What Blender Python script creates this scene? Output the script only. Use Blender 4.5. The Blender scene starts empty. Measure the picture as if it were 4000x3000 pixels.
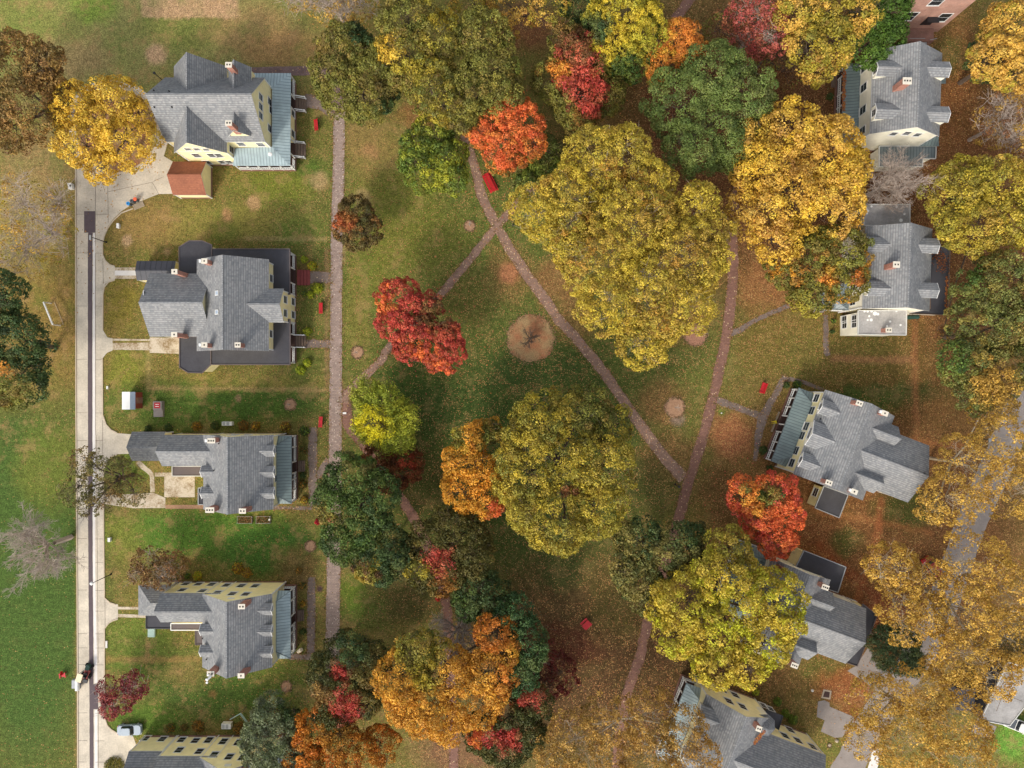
import bpy, math, random
import numpy as np
from mathutils import Vector
R=math.radians
H=117.333; S0=0.044
rng=np.random.default_rng(7); random.seed(7)
scene=bpy.context.scene; COL=scene.collection

# ---------------------------------------------------------------- helpers
def lin(c):
    o=[]
    for v in c[:3]:
        v=v/255.0
        o.append(v/12.92 if v<=0.04045 else ((v+0.055)/1.055)**2.4)
    return (o[0],o[1],o[2],1.0)
def G(px,py,z=0.0):
    k=S0*(H-z)/H
    return ((px-2000)*k,(1500-py)*k)
OV=1.80832
def tag(o,label=None,cat=None,group=None,kind=None):
    if label: o['label']=label
    if cat: o['category']=cat
    if group: o['group']=group
    if kind: o['kind']=kind
    return o
def empty(name,loc,rz=0.0):
    o=bpy.data.objects.new(name,None); o.empty_display_size=0.3
    COL.objects.link(o); o.location=loc; o.rotation_euler=(0,0,rz); return o

class MB:
    def __init__(s): s.v=[]; s.f=[]
    def face(s,pts):
        n=len(s.v); s.v+= [tuple(p) for p in pts]; s.f.append(list(range(n,n+len(pts))))
    def box(s,x0,x1,y0,y1,z0,z1):
        s.face([(x0,y0,z1),(x1,y0,z1),(x1,y1,z1),(x0,y1,z1)])
        s.face([(x0,y1,z0),(x1,y1,z0),(x1,y0,z0),(x0,y0,z0)])
        s.face([(x0,y0,z0),(x1,y0,z0),(x1,y0,z1),(x0,y0,z1)])
        s.face([(x1,y1,z0),(x0,y1,z0),(x0,y1,z1),(x1,y1,z1)])
        s.face([(x0,y1,z0),(x0,y0,z0),(x0,y0,z1),(x0,y1,z1)])
        s.face([(x1,y0,z0),(x1,y1,z0),(x1,y1,z1),(x1,y0,z1)])
    def bar(s,p,q,w,h=None):
        h=h or w
        p=Vector(p); q=Vector(q); d=(q-p).normalized()
        up=Vector((0,0,1)) if abs(d.z)<0.9 else Vector((1,0,0))
        a=d.cross(up).normalized()*w/2; b=a.cross(d).normalized()*h/2
        P=[p-a-b,p+a-b,p+a+b,p-a+b]; Q=[q-a-b,q+a-b,q+a+b,q-a+b]
        s.face(P[::-1]); s.face(Q)
        for i in range(4):
            j=(i+1)%4; s.face([P[i],P[j],Q[j],Q[i]])
    def prism(s,poly,z0,z1):
        s.face([(x,y,z1) for x,y in poly]); s.face([(x,y,z0) for x,y in poly][::-1])
        n=len(poly)
        for i in range(n):
            a=poly[i]; b=poly[(i+1)%n]
            s.face([(a[0],a[1],z0),(b[0],b[1],z0),(b[0],b[1],z1),(a[0],a[1],z1)])
    def cyl(s,x,y,z0,z1,r0,r1=None,n=12):
        r1=r0 if r1 is None else r1
        A=[(x+r0*math.cos(2*math.pi*i/n),y+r0*math.sin(2*math.pi*i/n),z0) for i in range(n)]
        B=[(x+r1*math.cos(2*math.pi*i/n),y+r1*math.sin(2*math.pi*i/n),z1) for i in range(n)]
        s.face(B); s.face(A[::-1])
        for i in range(n):
            j=(i+1)%n; s.face([A[i],A[j],B[j],B[i]])
    def hcyl(s,p,q,r,n=14):
        p=Vector(p); q=Vector(q); d=(q-p).normalized()
        up=Vector((0,0,1)) if abs(d.z)<0.9 else Vector((1,0,0))
        a=d.cross(up).normalized(); b=a.cross(d).normalized()
        A=[p+(a*math.cos(2*math.pi*i/n)+b*math.sin(2*math.pi*i/n))*r for i in range(n)]
        B=[v+(q-p) for v in A]
        s.face(B); s.face(A[::-1])
        for i in range(n):
            j=(i+1)%n; s.face([A[i],A[j],B[j],B[i]])
    def loft(s,rings):
        for k in range(len(rings)-1):
            A=rings[k]; B=rings[k+1]; n=len(A)
            for i in range(n):
                j=(i+1)%n; s.face([A[i],A[j],B[j],B[i]])
        s.face(rings[-1]); s.face(rings[0][::-1])
    def dome(s,x,y,z,r,rz,n=12,m=5):
        rings=[]
        for k in range(m+1):
            t=k/m*math.pi/2*0.97
            rr=r*math.cos(t)
            rings.append([(x+rr*math.cos(2*math.pi*i/n),y+rr*math.sin(2*math.pi*i/n),z+rz*math.sin(t)) for i in range(n)])
        s.loft(rings)
def rrect(cx,cy,lx,ly,r,z,n=4):
    pts=[]
    for (sx,sy,a0) in ((1,1,0),(-1,1,90),(-1,-1,180),(1,-1,270)):
        for k in range(n+1):
            a=R(a0+90*k/n)
            pts.append((cx+sx*(lx/2-r)+r*math.cos(a),cy+sy*(ly/2-r)+r*math.sin(a),z))
    return pts
def obj(name,mb,mat,parent=None,weld=False):
    me=bpy.data.meshes.new(name)
    me.from_pydata(mb.v,[],mb.f)
    uv=me.uv_layers.new(name='UVMap')
    data=np.zeros(len(me.loops)*2,dtype=np.float32); k=0
    for f in mb.f:
        pts=[Vector(mb.v[i]) for i in f]
        n=Vector((0,0,0))
        for i in range(1,len(pts)-1):
            n+=(pts[i]-pts[0]).cross(pts[i+1]-pts[0])
        if n.length<1e-9: n=Vector((0,0,1))
        n.normalize()
        e=Vector((0,0,1)).cross(n)
        if e.length<0.05: e=Vector((1,0,0))
        e.normalize(); g=n.cross(e)
        for p in pts:
            data[k]=p.dot(e); data[k+1]=p.dot(g); k+=2
    uv.data.foreach_set('uv',data)
    me.materials.append(M[mat] if isinstance(mat,str) else mat)
    me.update()
    o=bpy.data.objects.new(name,me); COL.objects.link(o)
    if parent: o.parent=parent
    return o
def quads(name,co,mat,cols=None,parent=None,nper=4):
    """fast mesh of independent n-gons. co: (N,nper,3)"""
    N=co.shape[0]; me=bpy.data.meshes.new(name)
    me.vertices.add(N*nper); me.vertices.foreach_set('co',co.reshape(-1).astype(np.float32))
    me.loops.add(N*nper); me.loops.foreach_set('vertex_index',np.arange(N*nper,dtype=np.int32))
    me.polygons.add(N); me.polygons.foreach_set('loop_start',np.arange(0,N*nper,nper,dtype=np.int32))
    me.update(calc_edges=True)
    if cols is not None:
        a=me.attributes.new('Col','FLOAT_COLOR','FACE')
        c=np.ones((N,4),dtype=np.float32); c[:,:3]=cols
        a.data.foreach_set('color',c.reshape(-1))
    me.materials.append(M[mat] if isinstance(mat,str) else mat)
    o=bpy.data.objects.new(name,me); COL.objects.link(o)
    if parent: o.parent=parent
    return o
def segmesh(name,segs,mat,parent=None,sides=5):
    A=np.array([[*s[0],s[2]] for s in segs],dtype=np.float64); B=np.array([[*s[1],s[3]] for s in segs],dtype=np.float64)
    d=B[:,:3]-A[:,:3]; L=np.linalg.norm(d,axis=1,keepdims=True); d=d/np.maximum(L,1e-6)
    up=np.where(np.abs(d[:,2:3])<0.9,np.array([[0,0,1.0]]),np.array([[1.0,0,0]]))
    a=np.cross(d,up); a/=np.linalg.norm(a,axis=1,keepdims=True); b=np.cross(a,d)
    ring=[]
    for i in range(sides):
        t=2*math.pi*i/sides
        ring.append(a*math.cos(t)+b*math.sin(t))
    fs=[]
    for i in range(sides):
        j=(i+1)%sides
        fs.append(np.stack([A[:,:3]+ring[i]*A[:,3:4],A[:,:3]+ring[j]*A[:,3:4],B[:,:3]+ring[j]*B[:,3:4],B[:,:3]+ring[i]*B[:,3:4]],axis=1))
    return quads(name,np.concatenate(fs),mat,None,parent)

# ---------------------------------------------------------------- materials
M={}
class NT:
    def __init__(s,name,rough=0.8,spec=0.3):
        s.m=bpy.data.materials.new(name); s.m.use_nodes=True; s.t=s.m.node_tree
        s.b=s.t.nodes['Principled BSDF']; s.b.inputs['Roughness'].default_value=rough
        s.b.inputs['Specular IOR Level'].default_value=spec
        M[name]=s.m
    def n(s,typ,**kw):
        nd=s.t.nodes.new(typ)
        for k,v in kw.items(): setattr(nd,k,v)
        return nd
    def l(s,a,b): s.t.links.new(a,b)
    def math(s,op,a,b=None,c=None):
        nd=s.n('ShaderNodeMath',operation=op)
        for i,v in enumerate((a,b,c)):
            if v is None: continue
            if isinstance(v,(int,float)): nd.inputs[i].default_value=v
            else: s.l(v,nd.inputs[i])
        return nd.outputs[0]
    def mix(s,f,a,b,bt='MIX'):
        nd=s.n('ShaderNodeMix',data_type='RGBA',blend_type=bt)
        for idx,v in ((0,f),(6,a),(7,b)):
            if isinstance(v,(int,float)): nd.inputs[idx].default_value=v
            elif isinstance(v,tuple): nd.inputs[idx].default_value=v
            else: s.l(v,nd.inputs[idx])
        return nd.outputs[2]
    def pos(s): return s.n('ShaderNodeNewGeometry').outputs['Position']
    def noise(s,vec,scale,detail=3,rough=0.6):
        nd=s.n('ShaderNodeTexNoise'); nd.inputs['Scale'].default_value=scale
        nd.inputs['Detail'].default_value=detail; nd.inputs['Roughness'].default_value=rough
        s.l(vec,nd.inputs['Vector']); return nd.outputs['Fac']
    def ramp(s,f,lo,hi,a=0.0,b=1.0):
        nd=s.n('ShaderNodeMapRange'); nd.clamp=True
        s.l(f,nd.inputs[0]); nd.inputs[1].default_value=lo; nd.inputs[2].default_value=hi
        nd.inputs[3].default_value=a; nd.inputs[4].default_value=b; return nd.outputs[0]
    def bump(s,h,strength=0.4,dist=0.05):
        nd=s.n('ShaderNodeBump'); nd.inputs['Strength'].default_value=strength; nd.inputs['Distance'].default_value=dist
        s.l(h,nd.inputs['Height']); s.l(nd.outputs[0],s.b.inputs['Normal'])
    def out(s,c):
        if isinstance(c,tuple): s.b.inputs['Base Color'].default_value=c
        else: s.l(c,s.b.inputs['Base Color'])
    def scalec(s,c,f):
        """colour times scalar socket"""
        nd=s.n('ShaderNodeVectorMath',operation='SCALE')
        if isinstance(c,tuple): nd.inputs[0].default_value=c[:3]
        else: s.l(c,nd.inputs[0])
        s.l(f,nd.inputs['Scale']); return nd.outputs[0]
def plain(name,rgb,rough=0.7,var=0.25,scale=1.5,spec=0.3,bump=0.0,metal=0.0):
    t=NT(name,rough,spec); p=t.pos()
    f1=t.noise(p,scale,4); f2=t.noise(p,scale*9,2)
    f=t.math('ADD',t.math('MULTIPLY',f1,0.65),t.math('MULTIPLY',f2,0.35))
    t.out(t.scalec(lin(rgb),t.ramp(f,0.3,0.7,1-var,1+var*0.8)))
    t.b.inputs['Metallic'].default_value=metal
    if bump: t.bump(f2,bump,0.03)
    return t
def leafspeck(t,p,base,dens,cols,scale=3.2,size=0.42):
    v=t.n('ShaderNodeTexVoronoi'); v.inputs['Scale'].default_value=scale; t.l(p,v.inputs['Vector'])
    sep=t.n('ShaderNodeSeparateColor'); t.l(v.outputs['Color'],sep.inputs[0])
    m1=t.math('LESS_THAN',sep.outputs[0],dens)
    m2=t.math('LESS_THAN',v.outputs['Distance'],size)
    mask=t.math('MULTIPLY',m1,m2)
    cr=t.n('ShaderNodeValToRGB'); e=cr.color_ramp
    e.elements[0].color=lin(cols[0]); e.elements[1].color=lin(cols[-1])
    for i,c in enumerate(cols[1:-1]):
        x=e.elements.new((i+1)/(len(cols)-1)); x.color=lin(c)
    t.l(sep.outputs[1],cr.inputs[0])
    return t.mix(mask,base,cr.outputs[0])

# shingles: courses run level across the slope (UV: u level, v up the slope)
def shingle(name,rgb,rgb2,course=0.36,dark=0.5):
    t=NT(name,0.85,0.2)
    uv=t.n('ShaderNodeUVMap').outputs[0]
    sp=t.n('ShaderNodeSeparateXYZ'); t.l(uv,sp.inputs[0])
    p=t.pos()
    wob=t.math('MULTIPLY',t.math('SUBTRACT',t.noise(p,1.1,2),0.5),0.12)
    q=t.math('DIVIDE',t.math('ADD',sp.outputs[1],wob),course)
    fr=t.math('FRACT',q)
    tri=t.ramp(fr,0.0,0.45,0,1)
    row=t.n('ShaderNodeTexWhiteNoise',noise_dimensions='2D')
    cb=t.n('ShaderNodeCombineXYZ'); t.l(t.math('FLOOR',q),cb.inputs[0]); t.l(t.math('FLOOR',t.math('DIVIDE',sp.outputs[0],0.31)),cb.inputs[1]); t.l(cb.outputs[0],row.inputs['Vector'])
    c=t.mix(row.outputs['Value'],lin(rgb),lin(rgb2))
    c=t.mix(tri,tuple(x*dark for x in lin(rgb)[:3])+(1,),c)
    f=t.noise(p,0.45,4); f2=t.noise(p,4.0,3)
    g=t.math('ADD',t.math('MULTIPLY',f,0.5),t.math('MULTIPLY',f2,0.5))
    t.out(t.scalec(c,t.ramp(g,0.36,0.64,0.87,1.13)))
    t.bump(tri,0.5,0.04)
shingle('shingle',(142,141,139),(116,118,119))
shingle('shingle_dark',(124,125,126),(104,106,109))
shingle('shingle_red',(150,96,72),(136,86,66),0.3,0.75)
def seam(name,rgb,pitch=0.5,dark=0.55,rough=0.45):
    t=NT(name,rough,0.5)
    uv=t.n('ShaderNodeUVMap').outputs[0]
    sp=t.n('ShaderNodeSeparateXYZ'); t.l(uv,sp.inputs[0])
    fr=t.math('FRACT',t.math('DIVIDE',sp.outputs[0],pitch))
    line=t.math('LESS_THAN',fr,0.2)
    p=t.pos(); f=t.ramp(t.noise(p,0.7,4),0.3,0.7,0.82,1.15)
    base=t.scalec(lin(rgb),f)
    t.out(t.mix(line,base,tuple(x*dark for x in lin(rgb)[:3])+(1,)))
    t.bump(line,0.5,0.05)
seam('metal_teal',(148,164,166)); seam('metal_teal_dark',(104,114,114)); seam('metal_teal_green',(110,124,122))
seam('metal_black',(56,56,62),0.9)
def siding(name,rgb):
    t=NT(name,0.6,0.3); uv=t.n('ShaderNodeUVMap').outputs[0]
    sp=t.n('ShaderNodeSeparateXYZ'); t.l(uv,sp.inputs[0])
    fr=t.math('FRACT',t.math('DIVIDE',sp.outputs[1],0.25))
    ln=t.math('LESS_THAN',fr,0.16)
    f=t.ramp(t.noise(t.pos(),0.9,4),0.3,0.7,0.9,1.08)
    b=t.scalec(lin(rgb),f)
    t.out(t.mix(t.math('MULTIPLY',ln,0.3),b,tuple(x*0.5 for x in lin(rgb)[:3])+(1,)))
siding('cream',(248,234,180)); siding('cream_pale',(238,232,210))
def bricky(name,c1,c2,mort,w=0.24,h=0.08,ms=0.012,var=0.2):
    t=NT(name,0.85,0.2); uv=t.n('ShaderNodeUVMap').outputs[0]
    b=t.n('ShaderNodeTexBrick'); t.l(uv,b.inputs['Vector'])
    b.inputs['Color1'].default_value=lin(c1); b.inputs['Color2'].default_value=lin(c2); b.inputs['Mortar'].default_value=lin(mort)
    b.inputs['Scale'].default_value=1.0; b.inputs['Mortar Size'].default_value=ms
    b.inputs['Brick Width'].default_value=w; b.inputs['Row Height'].default_value=h
    f=t.ramp(t.noise(t.pos(),0.8,4),0.3,0.7,1-var,1+var)
    t.out(t.scalec(b.outputs['Color'],f)); return t
bricky('brick_chimney',(168,98,78),(146,82,66),(170,150,135))
bricky('brick_wall',(176,118,98),(156,100,84),(176,156,142),0.3,0.1,0.02)
bricky('brick_base',(140,90,75),(120,76,64),(150,130,118))
plain('white',(222,220,214),0.5,0.06); plain('fascia',(200,198,190),0.5,0.08)
plain('cap',(205,196,178),0.8,0.1); plain('soot',(28,25,23),0.9,0.2)
plain('flat_dark',(66,65,69),0.85,0.22,0.6); plain('flat_brown',(98,88,86),0.85,0.15,0.6)
t=plain('flat_grey',(156,152,147),0.8,0.35,0.45)
plain('wood',(112,94,80),0.85,0.3,3); plain('wood_red',(128,62,58),0.8,0.25,3); plain('deck',(70,50,44),0.8,0.25,3)
plain('tan_stone',(168,152,130),0.85,0.15)
t=NT('glass',0.12,0.6); t.out((0.02,0.025,0.03,1))
t=NT('red_paint',0.5,0.4); t.out(t.scalec(lin((186,30,38)),t.ramp(t.noise(t.pos(),3,3),0.3,0.7,0.8,1.1)))
plain('black_metal',(30,31,34),0.5,0.1,spec=0.5); plain('rubber',(24,24,24),0.9,0.1)
plain('car_red',(150,22,30),0.3,0.05,spec=0.6); plain('car_grey',(148,160,170),0.3,0.06,spec=0.6); plain('car_white',(225,222,212),0.35,0.05,spec=0.6)
plain('green_paint',(40,70,60),0.5,0.15); plain('tan_paint',(225,205,170),0.5,0.08); plain('blue_plastic',(50,140,205),0.45,0.05)
plain('orange_plastic',(225,105,70),0.45,0.05); plain('grey_plastic',(82,86,90),0.6,0.08)
plain('copper_green',(150,172,160),0.6,0.15); plain('shed_blue',(146,158,172),0.5,0.15); plain('shed_red',(132,62,50),0.7,0.12)
plain('bark',(92,78,66),0.9,0.3,3,bump=0.3); plain('bark_pale',(172,158,134),0.85,0.35,1.2); plain('bark_grey',(172,156,142),0.9,0.25,2)
plain('metal_grey',(150,152,152),0.5,0.1,spec=0.5); plain('hose_green',(70,100,70),0.7,0.2)

# leaves
t=NT('leaves',0.6,0.25)
at=t.n('ShaderNodeAttribute',attribute_name='Col')
tr=t.n('ShaderNodeBsdfTranslucent'); ms=t.n('ShaderNodeMixShader'); ms.inputs[0].default_value=0.22
t.l(at.outputs['Color'],t.b.inputs['Base Color']); t.l(at.outputs['Color'],tr.inputs['Color'])
t.l(t.b.outputs[0],ms.inputs[1]); t.l(tr.outputs[0],ms.inputs[2])
t.l(ms.outputs[0],t.t.nodes['Material Output'].inputs['Surface'])

# ground
t=NT('ground_mat',0.95,0.1)
p=t.pos()
at=t.n('ShaderNodeAttribute',attribute_name='Col'); al=t.n('ShaderNodeAttribute',attribute_name='Lit'); ac=t.n('ShaderNodeAttribute',attribute_name='Tint')
f0=t.noise(p,0.22,5,0.65); f1=t.noise(p,1.3,4,0.7); f2=t.noise(p,4.6,3,0.75)
c=t.scalec(at.outputs['Color'],t.ramp(f1,0.36,0.64,0.74,1.26))
c=t.scalec(c,t.ramp(f2,0.38,0.62,0.55,1.45))
# lusher and drier patches
g_=t.ramp(t.noise(p,0.17,6,0.72),0.5,0.66,0,0.6)
c=t.mix(t.math('MULTIPLY',g_,ac.outputs['Fac']),c,t.scalec(lin((88,112,44)),t.ramp(f2,0.36,0.64,0.6,1.4)))
dry=t.ramp(t.noise(p,0.33,6,0.75),0.51,0.62,0,0.75)
c=t.mix(t.math('MULTIPLY',dry,ac.outputs['Fac']),c,t.scalec(lin((158,126,84)),t.ramp(f2,0.36,0.64,0.7,1.3)))
clus=t.ramp(t.noise(p,0.42,6,0.75),0.42,0.60,0.12,1.25)
dn=t.math('MULTIPLY',al.outputs['Fac'],clus)
LCG=[(122,76,50),(160,106,70),(178,134,88),(176,150,92)]
c=leafspeck(t,p,c,t.math('MULTIPLY',dn,1.0),LCG,3.6,0.30)
c=leafspeck(t,p,c,t.math('MULTIPLY',dn,0.85),LCG[::-1],5.2,0.36)
c=leafspeck(t,p,c,t.math('ADD',t.math('MULTIPLY',dn,0.22),0.006),[(196,170,120),(186,160,96),(170,120,80),(204,182,110)],4.1,0.2)
t.out(c); t.bump(f2,0.6,0.08)

def pathmat(name,rgb,lit,leafcols,mott=0.25,rough=0.9,w=0.5,h=0.25):
    t=NT(name,rough,0.15); p=t.pos()
    b=t.n('ShaderNodeTexBrick'); t.l(p,b.inputs['Vector'])
    L=lin(rgb)
    b.inputs['Color1'].default_value=tuple(x*1.12 for x in L[:3])+(1,); b.inputs['Color2'].default_value=tuple(x*0.85 for x in L[:3])+(1,)
    b.inputs['Mortar'].default_value=tuple(x*0.65 for x in L[:3])+(1,); b.inputs['Scale'].default_value=1
    b.inputs['Mortar Size'].default_value=0.02; b.inputs['Brick Width'].default_value=w; b.inputs['Row Height'].default_value=h
    f=t.math('ADD',t.math('MULTIPLY',t.noise(p,0.6,4),0.5),t.math('MULTIPLY',t.noise(p,5,3),0.5))
    c=t.scalec(b.outputs['Color'],t.ramp(f,0.32,0.68,1-mott,1+mott))
    if lit>0: c=leafspeck(t,p,c,lit,leafcols,3.4,0.32)
    t.out(c)
LC=[(190,158,120),(214,186,146),(158,104,76),(176,140,100)]
pathmat('path_main',(152,132,120),0.3,[(186,168,152),(202,186,170),(122,104,100),(164,150,140)])
pathmat('path_brick',(142,114,98),0.55,LC)
pathmat('path_brick_dark',(132,98,84),0.22,LC)
pathmat('path_grey',(124,108,98),0.16,LC)
pathmat('path_asphalt',(122,100,94),0.1,LC)
t=NT('concrete',0.85,0.2); p=t.pos()
f=t.math('ADD',t.math('MULTIPLY',t.noise(p,0.35,5),0.6),t.math('MULTIPLY',t.noise(p,3.5,4),0.4))
t.out(t.scalec(lin((200,188,168)),t.ramp(f,0.36,0.64,0.72,1.12)))
t=NT('concrete_old',0.9,0.15); p=t.pos()
f=t.math('ADD',t.math('MULTIPLY',t.noise(p,0.5,5),0.6),t.math('MULTIPLY',t.noise(p,3.5,4),0.4))
t.out(t.mix(t.ramp(f,0.45,0.62,0,1),lin((196,182,160)),lin((140,118,86))))
plain('concrete_white',(214,208,200),0.85,0.12,0.8); plain('concrete_grey',(140,130,122),0.85,0.22,0.5)
plain('asphalt_strip',(92,80,82),0.9,0.16,1.2); plain('joint',(120,108,98),0.9,0.2)
plain('kerb',(186,170,146),0.85,0.15,1.0)
t=NT('mulch',0.95,0.1); p=t.pos()
c=t.scalec(lin((152,112,90)),t.ramp(t.noise(p,5,4,0.75),0.35,0.65,0.65,1.3)); t.out(c)
t=NT('mulch_dark',0.95,0.1); p=t.pos()
c=t.mix(t.ramp(t.noise(p,0.35,3),0.42,0.58,0,1),lin((150,124,88)),lin((150,104,74)))
c=t.scalec(c,t.ramp(t.noise(p,5,4,0.75),0.35,0.65,0.7,1.25)); t.out(c)
plain('straw',(164,128,100),0.95,0.35,3,spec=0.1)

def leafcloud(cen,nrm,size,aspect=0.8,jit=0.6):
    n=len(cen)
    N_=nrm+rng.normal(0,jit,(n,3)); N_/=np.linalg.norm(N_,axis=1,keepdims=True)
    t=np.cross(N_,rng.normal(0,1,(n,3))); t/=np.linalg.norm(t,axis=1,keepdims=True); b=np.cross(N_,t)
    s=(size*rng.uniform(.65,1.3,n))[:,None]*.5
    t=t*s; b=b*s*aspect
    # leaf-shaped quads: pointed at both ends
    return np.stack([cen-t*1.25,cen-b+t*.1,cen+t*1.25,cen+b+t*.1],1)
SUN=1.05; SUNANG=7; EXPO=0.88
# ---------------------------------------------------------------- houses
class House:
    def __init__(s,name,label,cat,crop,org,ang=0.0,shift=(0,0),group='yellow frame houses round the green'):
        s.cr=crop; s.a=R(ang); s.sh=shift
        x,y=G(*s.c(org),0); s.o=(x+shift[0],y+shift[1])
        s.root=empty(name,(s.o[0],s.o[1],0),s.a); tag(s.root,label,cat,group)
    def c(s,p): return (s.cr[0]+p[0]/s.cr[2],s.cr[1]+p[1]/s.cr[2])
    def loc(s,wx,wy):
        dx=wx-s.o[0]; dy=wy-s.o[1]; ca,sa=math.cos(-s.a),math.sin(-s.a)
        return (dx*ca-dy*sa,dx*sa+dy*ca)
    def L(s,p,z):
        x,y=G(*s.c(p),z); return s.loc(x+s.sh[0],y+s.sh[1])
    def rect(s,p,q,z):
        a=s.L(p,z); b=s.L(q,z)
        return min(a[0],b[0]),max(a[0],b[0]),min(a[1],b[1]),max(a[1],b[1])
    def gable(s,p,q,ze,zr,axis,hip=(0,0),z0=0.0,oh=0.35,roof='shingle',wall='cream',rect=None,gablewall=None):
        x0,x1,y0,y1=rect or s.rect(p,q,ze)
        T=(lambda a,b,z:(a,b,z)) if axis=='x' else (lambda a,b,z:(b,a,z))
        if axis=='x': a0,a1,b0,b1=x0,x1,y0,y1
        else: a0,a1,b0,b1=y0,y1,x0,x1
        bm=(b0+b1)/2; half=(b1-b0)/2; k=(zr-ze)/half
        r0=a0+hip[0]; r1=a1-hip[1]
        mb=MB(); tk=0.14
        E=[T(a0,b0,ze),T(a1,b0,ze),T(a1,b1,ze),T(a0,b1,ze)]; P=T(r0,bm,zr); Q=T(r1,bm,zr)
        fl=(axis=='y')
        def f(pts,m=mb): m.face(pts[::-1] if fl else pts)
        f([E[0],E[1],Q,P]); f([E[2],E[3],P,Q])
        if hip[0]>0: f([E[3],E[0],P])
        if hip[1]>0: f([E[1],E[2],Q])
        dn=lambda p_:(p_[0],p_[1],p_[2]-tk)
        f([dn(x) for x in [E[0],E[1],Q,P]][::-1]); f([dn(x) for x in [E[2],E[3],P,Q]][::-1])
        if hip[0]>0: f([dn(x) for x in [E[3],E[0],P]][::-1])
        if hip[1]>0: f([dn(x) for x in [E[1],E[2],Q]][::-1])
        ro=obj('roof',mb,roof,s.root)
        fm=MB()
        def rim(a,b): fm.face([dn(a),dn(b),b,a])
        rim(E[0],E[1]); rim(E[2],E[3])
        if hip[0]>0: rim(E[3],E[0])
        else: rim(E[3],P); rim(P,E[0])
        if hip[1]>0: rim(E[1],E[2])
        else: rim(E[1],Q); rim(Q,E[2])
        obj('fascia',fm,'fascia',ro)
        # ridge cap
        rc=MB(); rc.bar((P[0],P[1],zr+0.0),(Q[0],Q[1],zr+0.0),0.22,0.06); obj('ridge_cap',rc,roof,ro)
        w=MB(); c0,c1,d0,d1=a0+oh,a1-oh,b0+oh,b1-oh
        zt=ze+k*oh-tk-0.01
        if c1>c0 and d1>d0:
            w.face([T(c0,d0,z0),T(c1,d0,z0),T(c1,d0,zt),T(c0,d0,zt)]); w.face([T(c1,d1,z0),T(c0,d1,z0),T(c0,d1,zt),T(c1,d1,zt)])
            for cc,hp,sg in ((c0,hip[0],1),(c1,hip[1],-1)):
                if hp>0: w.face([T(cc,d1,z0),T(cc,d0,z0),T(cc,d0,zt),T(cc,d1,zt)])
                else: w.face([T(cc,d1,z0),T(cc,d0,z0),T(cc,d0,zt),T(cc,bm,zr-tk-0.01),T(cc,d1,zt)])
            obj('wall',w,wall,s.root)
            if z0<0.1:
                # brick footing and white corner boards
                for xx in (c0,c1):
                    for yy in (d0,d1):
                        m=MB(); pp=T(xx,yy,0); m.box(pp[0]-0.09,pp[0]+0.09,pp[1]-0.09,pp[1]+0.09,z0+0.02,zt-0.02)
                        obj('corner_board',m,'white',s.root)
                m=MB(); pa=T(c0,d0,0); pb=T(c1,d1,0)
                xa,xb=sorted((pa[0],pb[0])); ya,yb=sorted((pa[1],pb[1]))
                for q0 in ((xa-.05,xb+.05,ya-.05,ya+.02),(xa-.05,xb+.05,yb-.02,yb+.05),(xa-.05,xa+.02,ya+.02,yb-.02),(xb-.02,xb+.05,ya+.02,yb-.02)):
                    m.box(*q0,0.0,0.5)
                obj('foundation',m,'brick_base',s.root)
        g=dict(x0=x0,x1=x1,y0=y0,y1=y1,ze=ze,zr=zr,axis=axis,k=k,xm=(x0+x1)/2,ym=(y0+y1)/2,
               E=x1-oh,W=x0+oh,N=y1-oh,S=y0+oh)
        return g
    def zroof(s,g,x,y):
        return g['zr']-g['k']*(abs(y-g['ym']) if g['axis']=='x' else abs(x-g['xm']))
    def flat(s,poly,z,mat='flat_dark',wall='cream',z0=0.0,inset=0.25,trim='fascia',posts=None,pts=None):
        P=pts or [s.L(p,z) for p in poly]
        ar=sum(P[i][0]*P[(i+1)%len(P)][1]-P[(i+1)%len(P)][0]*P[i][1] for i in range(len(P)))
        if ar<0: P=P[::-1]
        m=MB(); m.prism(P,z-0.16,z-0.04); o=obj('flat_roof',m,mat,s.root)
        m=MB(); n=len(P)
        for i in range(n):
            a=P[i]; b=P[(i+1)%n]; m.bar((a[0],a[1],z-0.03),(b[0],b[1],z-0.03),0.13,0.24)
        obj('roof_edge',m,trim,o)
        if wall:
            cx=sum(p[0] for p in P)/n; cy=sum(p[1] for p in P)/n
            Q=[]
            for i in range(n):
                p0=Vector(P[i-1]); p1=Vector(P[i]); p2=Vector(P[(i+1)%n])
                e1=(p1-p0).normalized(); e2=(p2-p1).normalized()
                n1=Vector((-e1.y,e1.x)); n2=Vector((-e2.y,e2.x)); bb=(n1+n2); 
                bb=bb/max(0.3,bb.dot(bb)/2) if bb.length>0 else n1
                Q.append((p1+bb*inset)[:])
            m=MB()
            for i in range(n):
                a=Q[i]; b=Q[(i+1)%n]; m.face([(a[0],a[1],z0),(b[0],b[1],z0),(b[0],b[1],z-0.16),(a[0],a[1],z-0.16)])
            obj('wall',m,wall,s.root)
        return P
    def chimney(s,p,zt,sx=1.05,sy=0.8,n=2,drop=4.0,hat=False):
        sx*=.8; sy*=.8
        x,y=s.L(p,zt); m=MB(); m.box(x-sx/2,x+sx/2,y-sy/2,y+sy/2,zt-drop,zt-0.12)
        o=obj('chimney',m,'brick_chimney',s.root)
        m=MB(); m.box(x-sx/2-.08,x+sx/2+.08,y-sy/2-.08,y+sy/2+.08,zt-0.12,zt); obj('chimney_cap',m,'cap',o)
        for i in range(n):
            fx=x-sx/2+sx*(i+0.5)/n; m=MB(); m.box(fx-.1,fx+.1,y-.12,y+.12,zt,zt+0.03); obj('flue',m,'soot',o)
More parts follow.
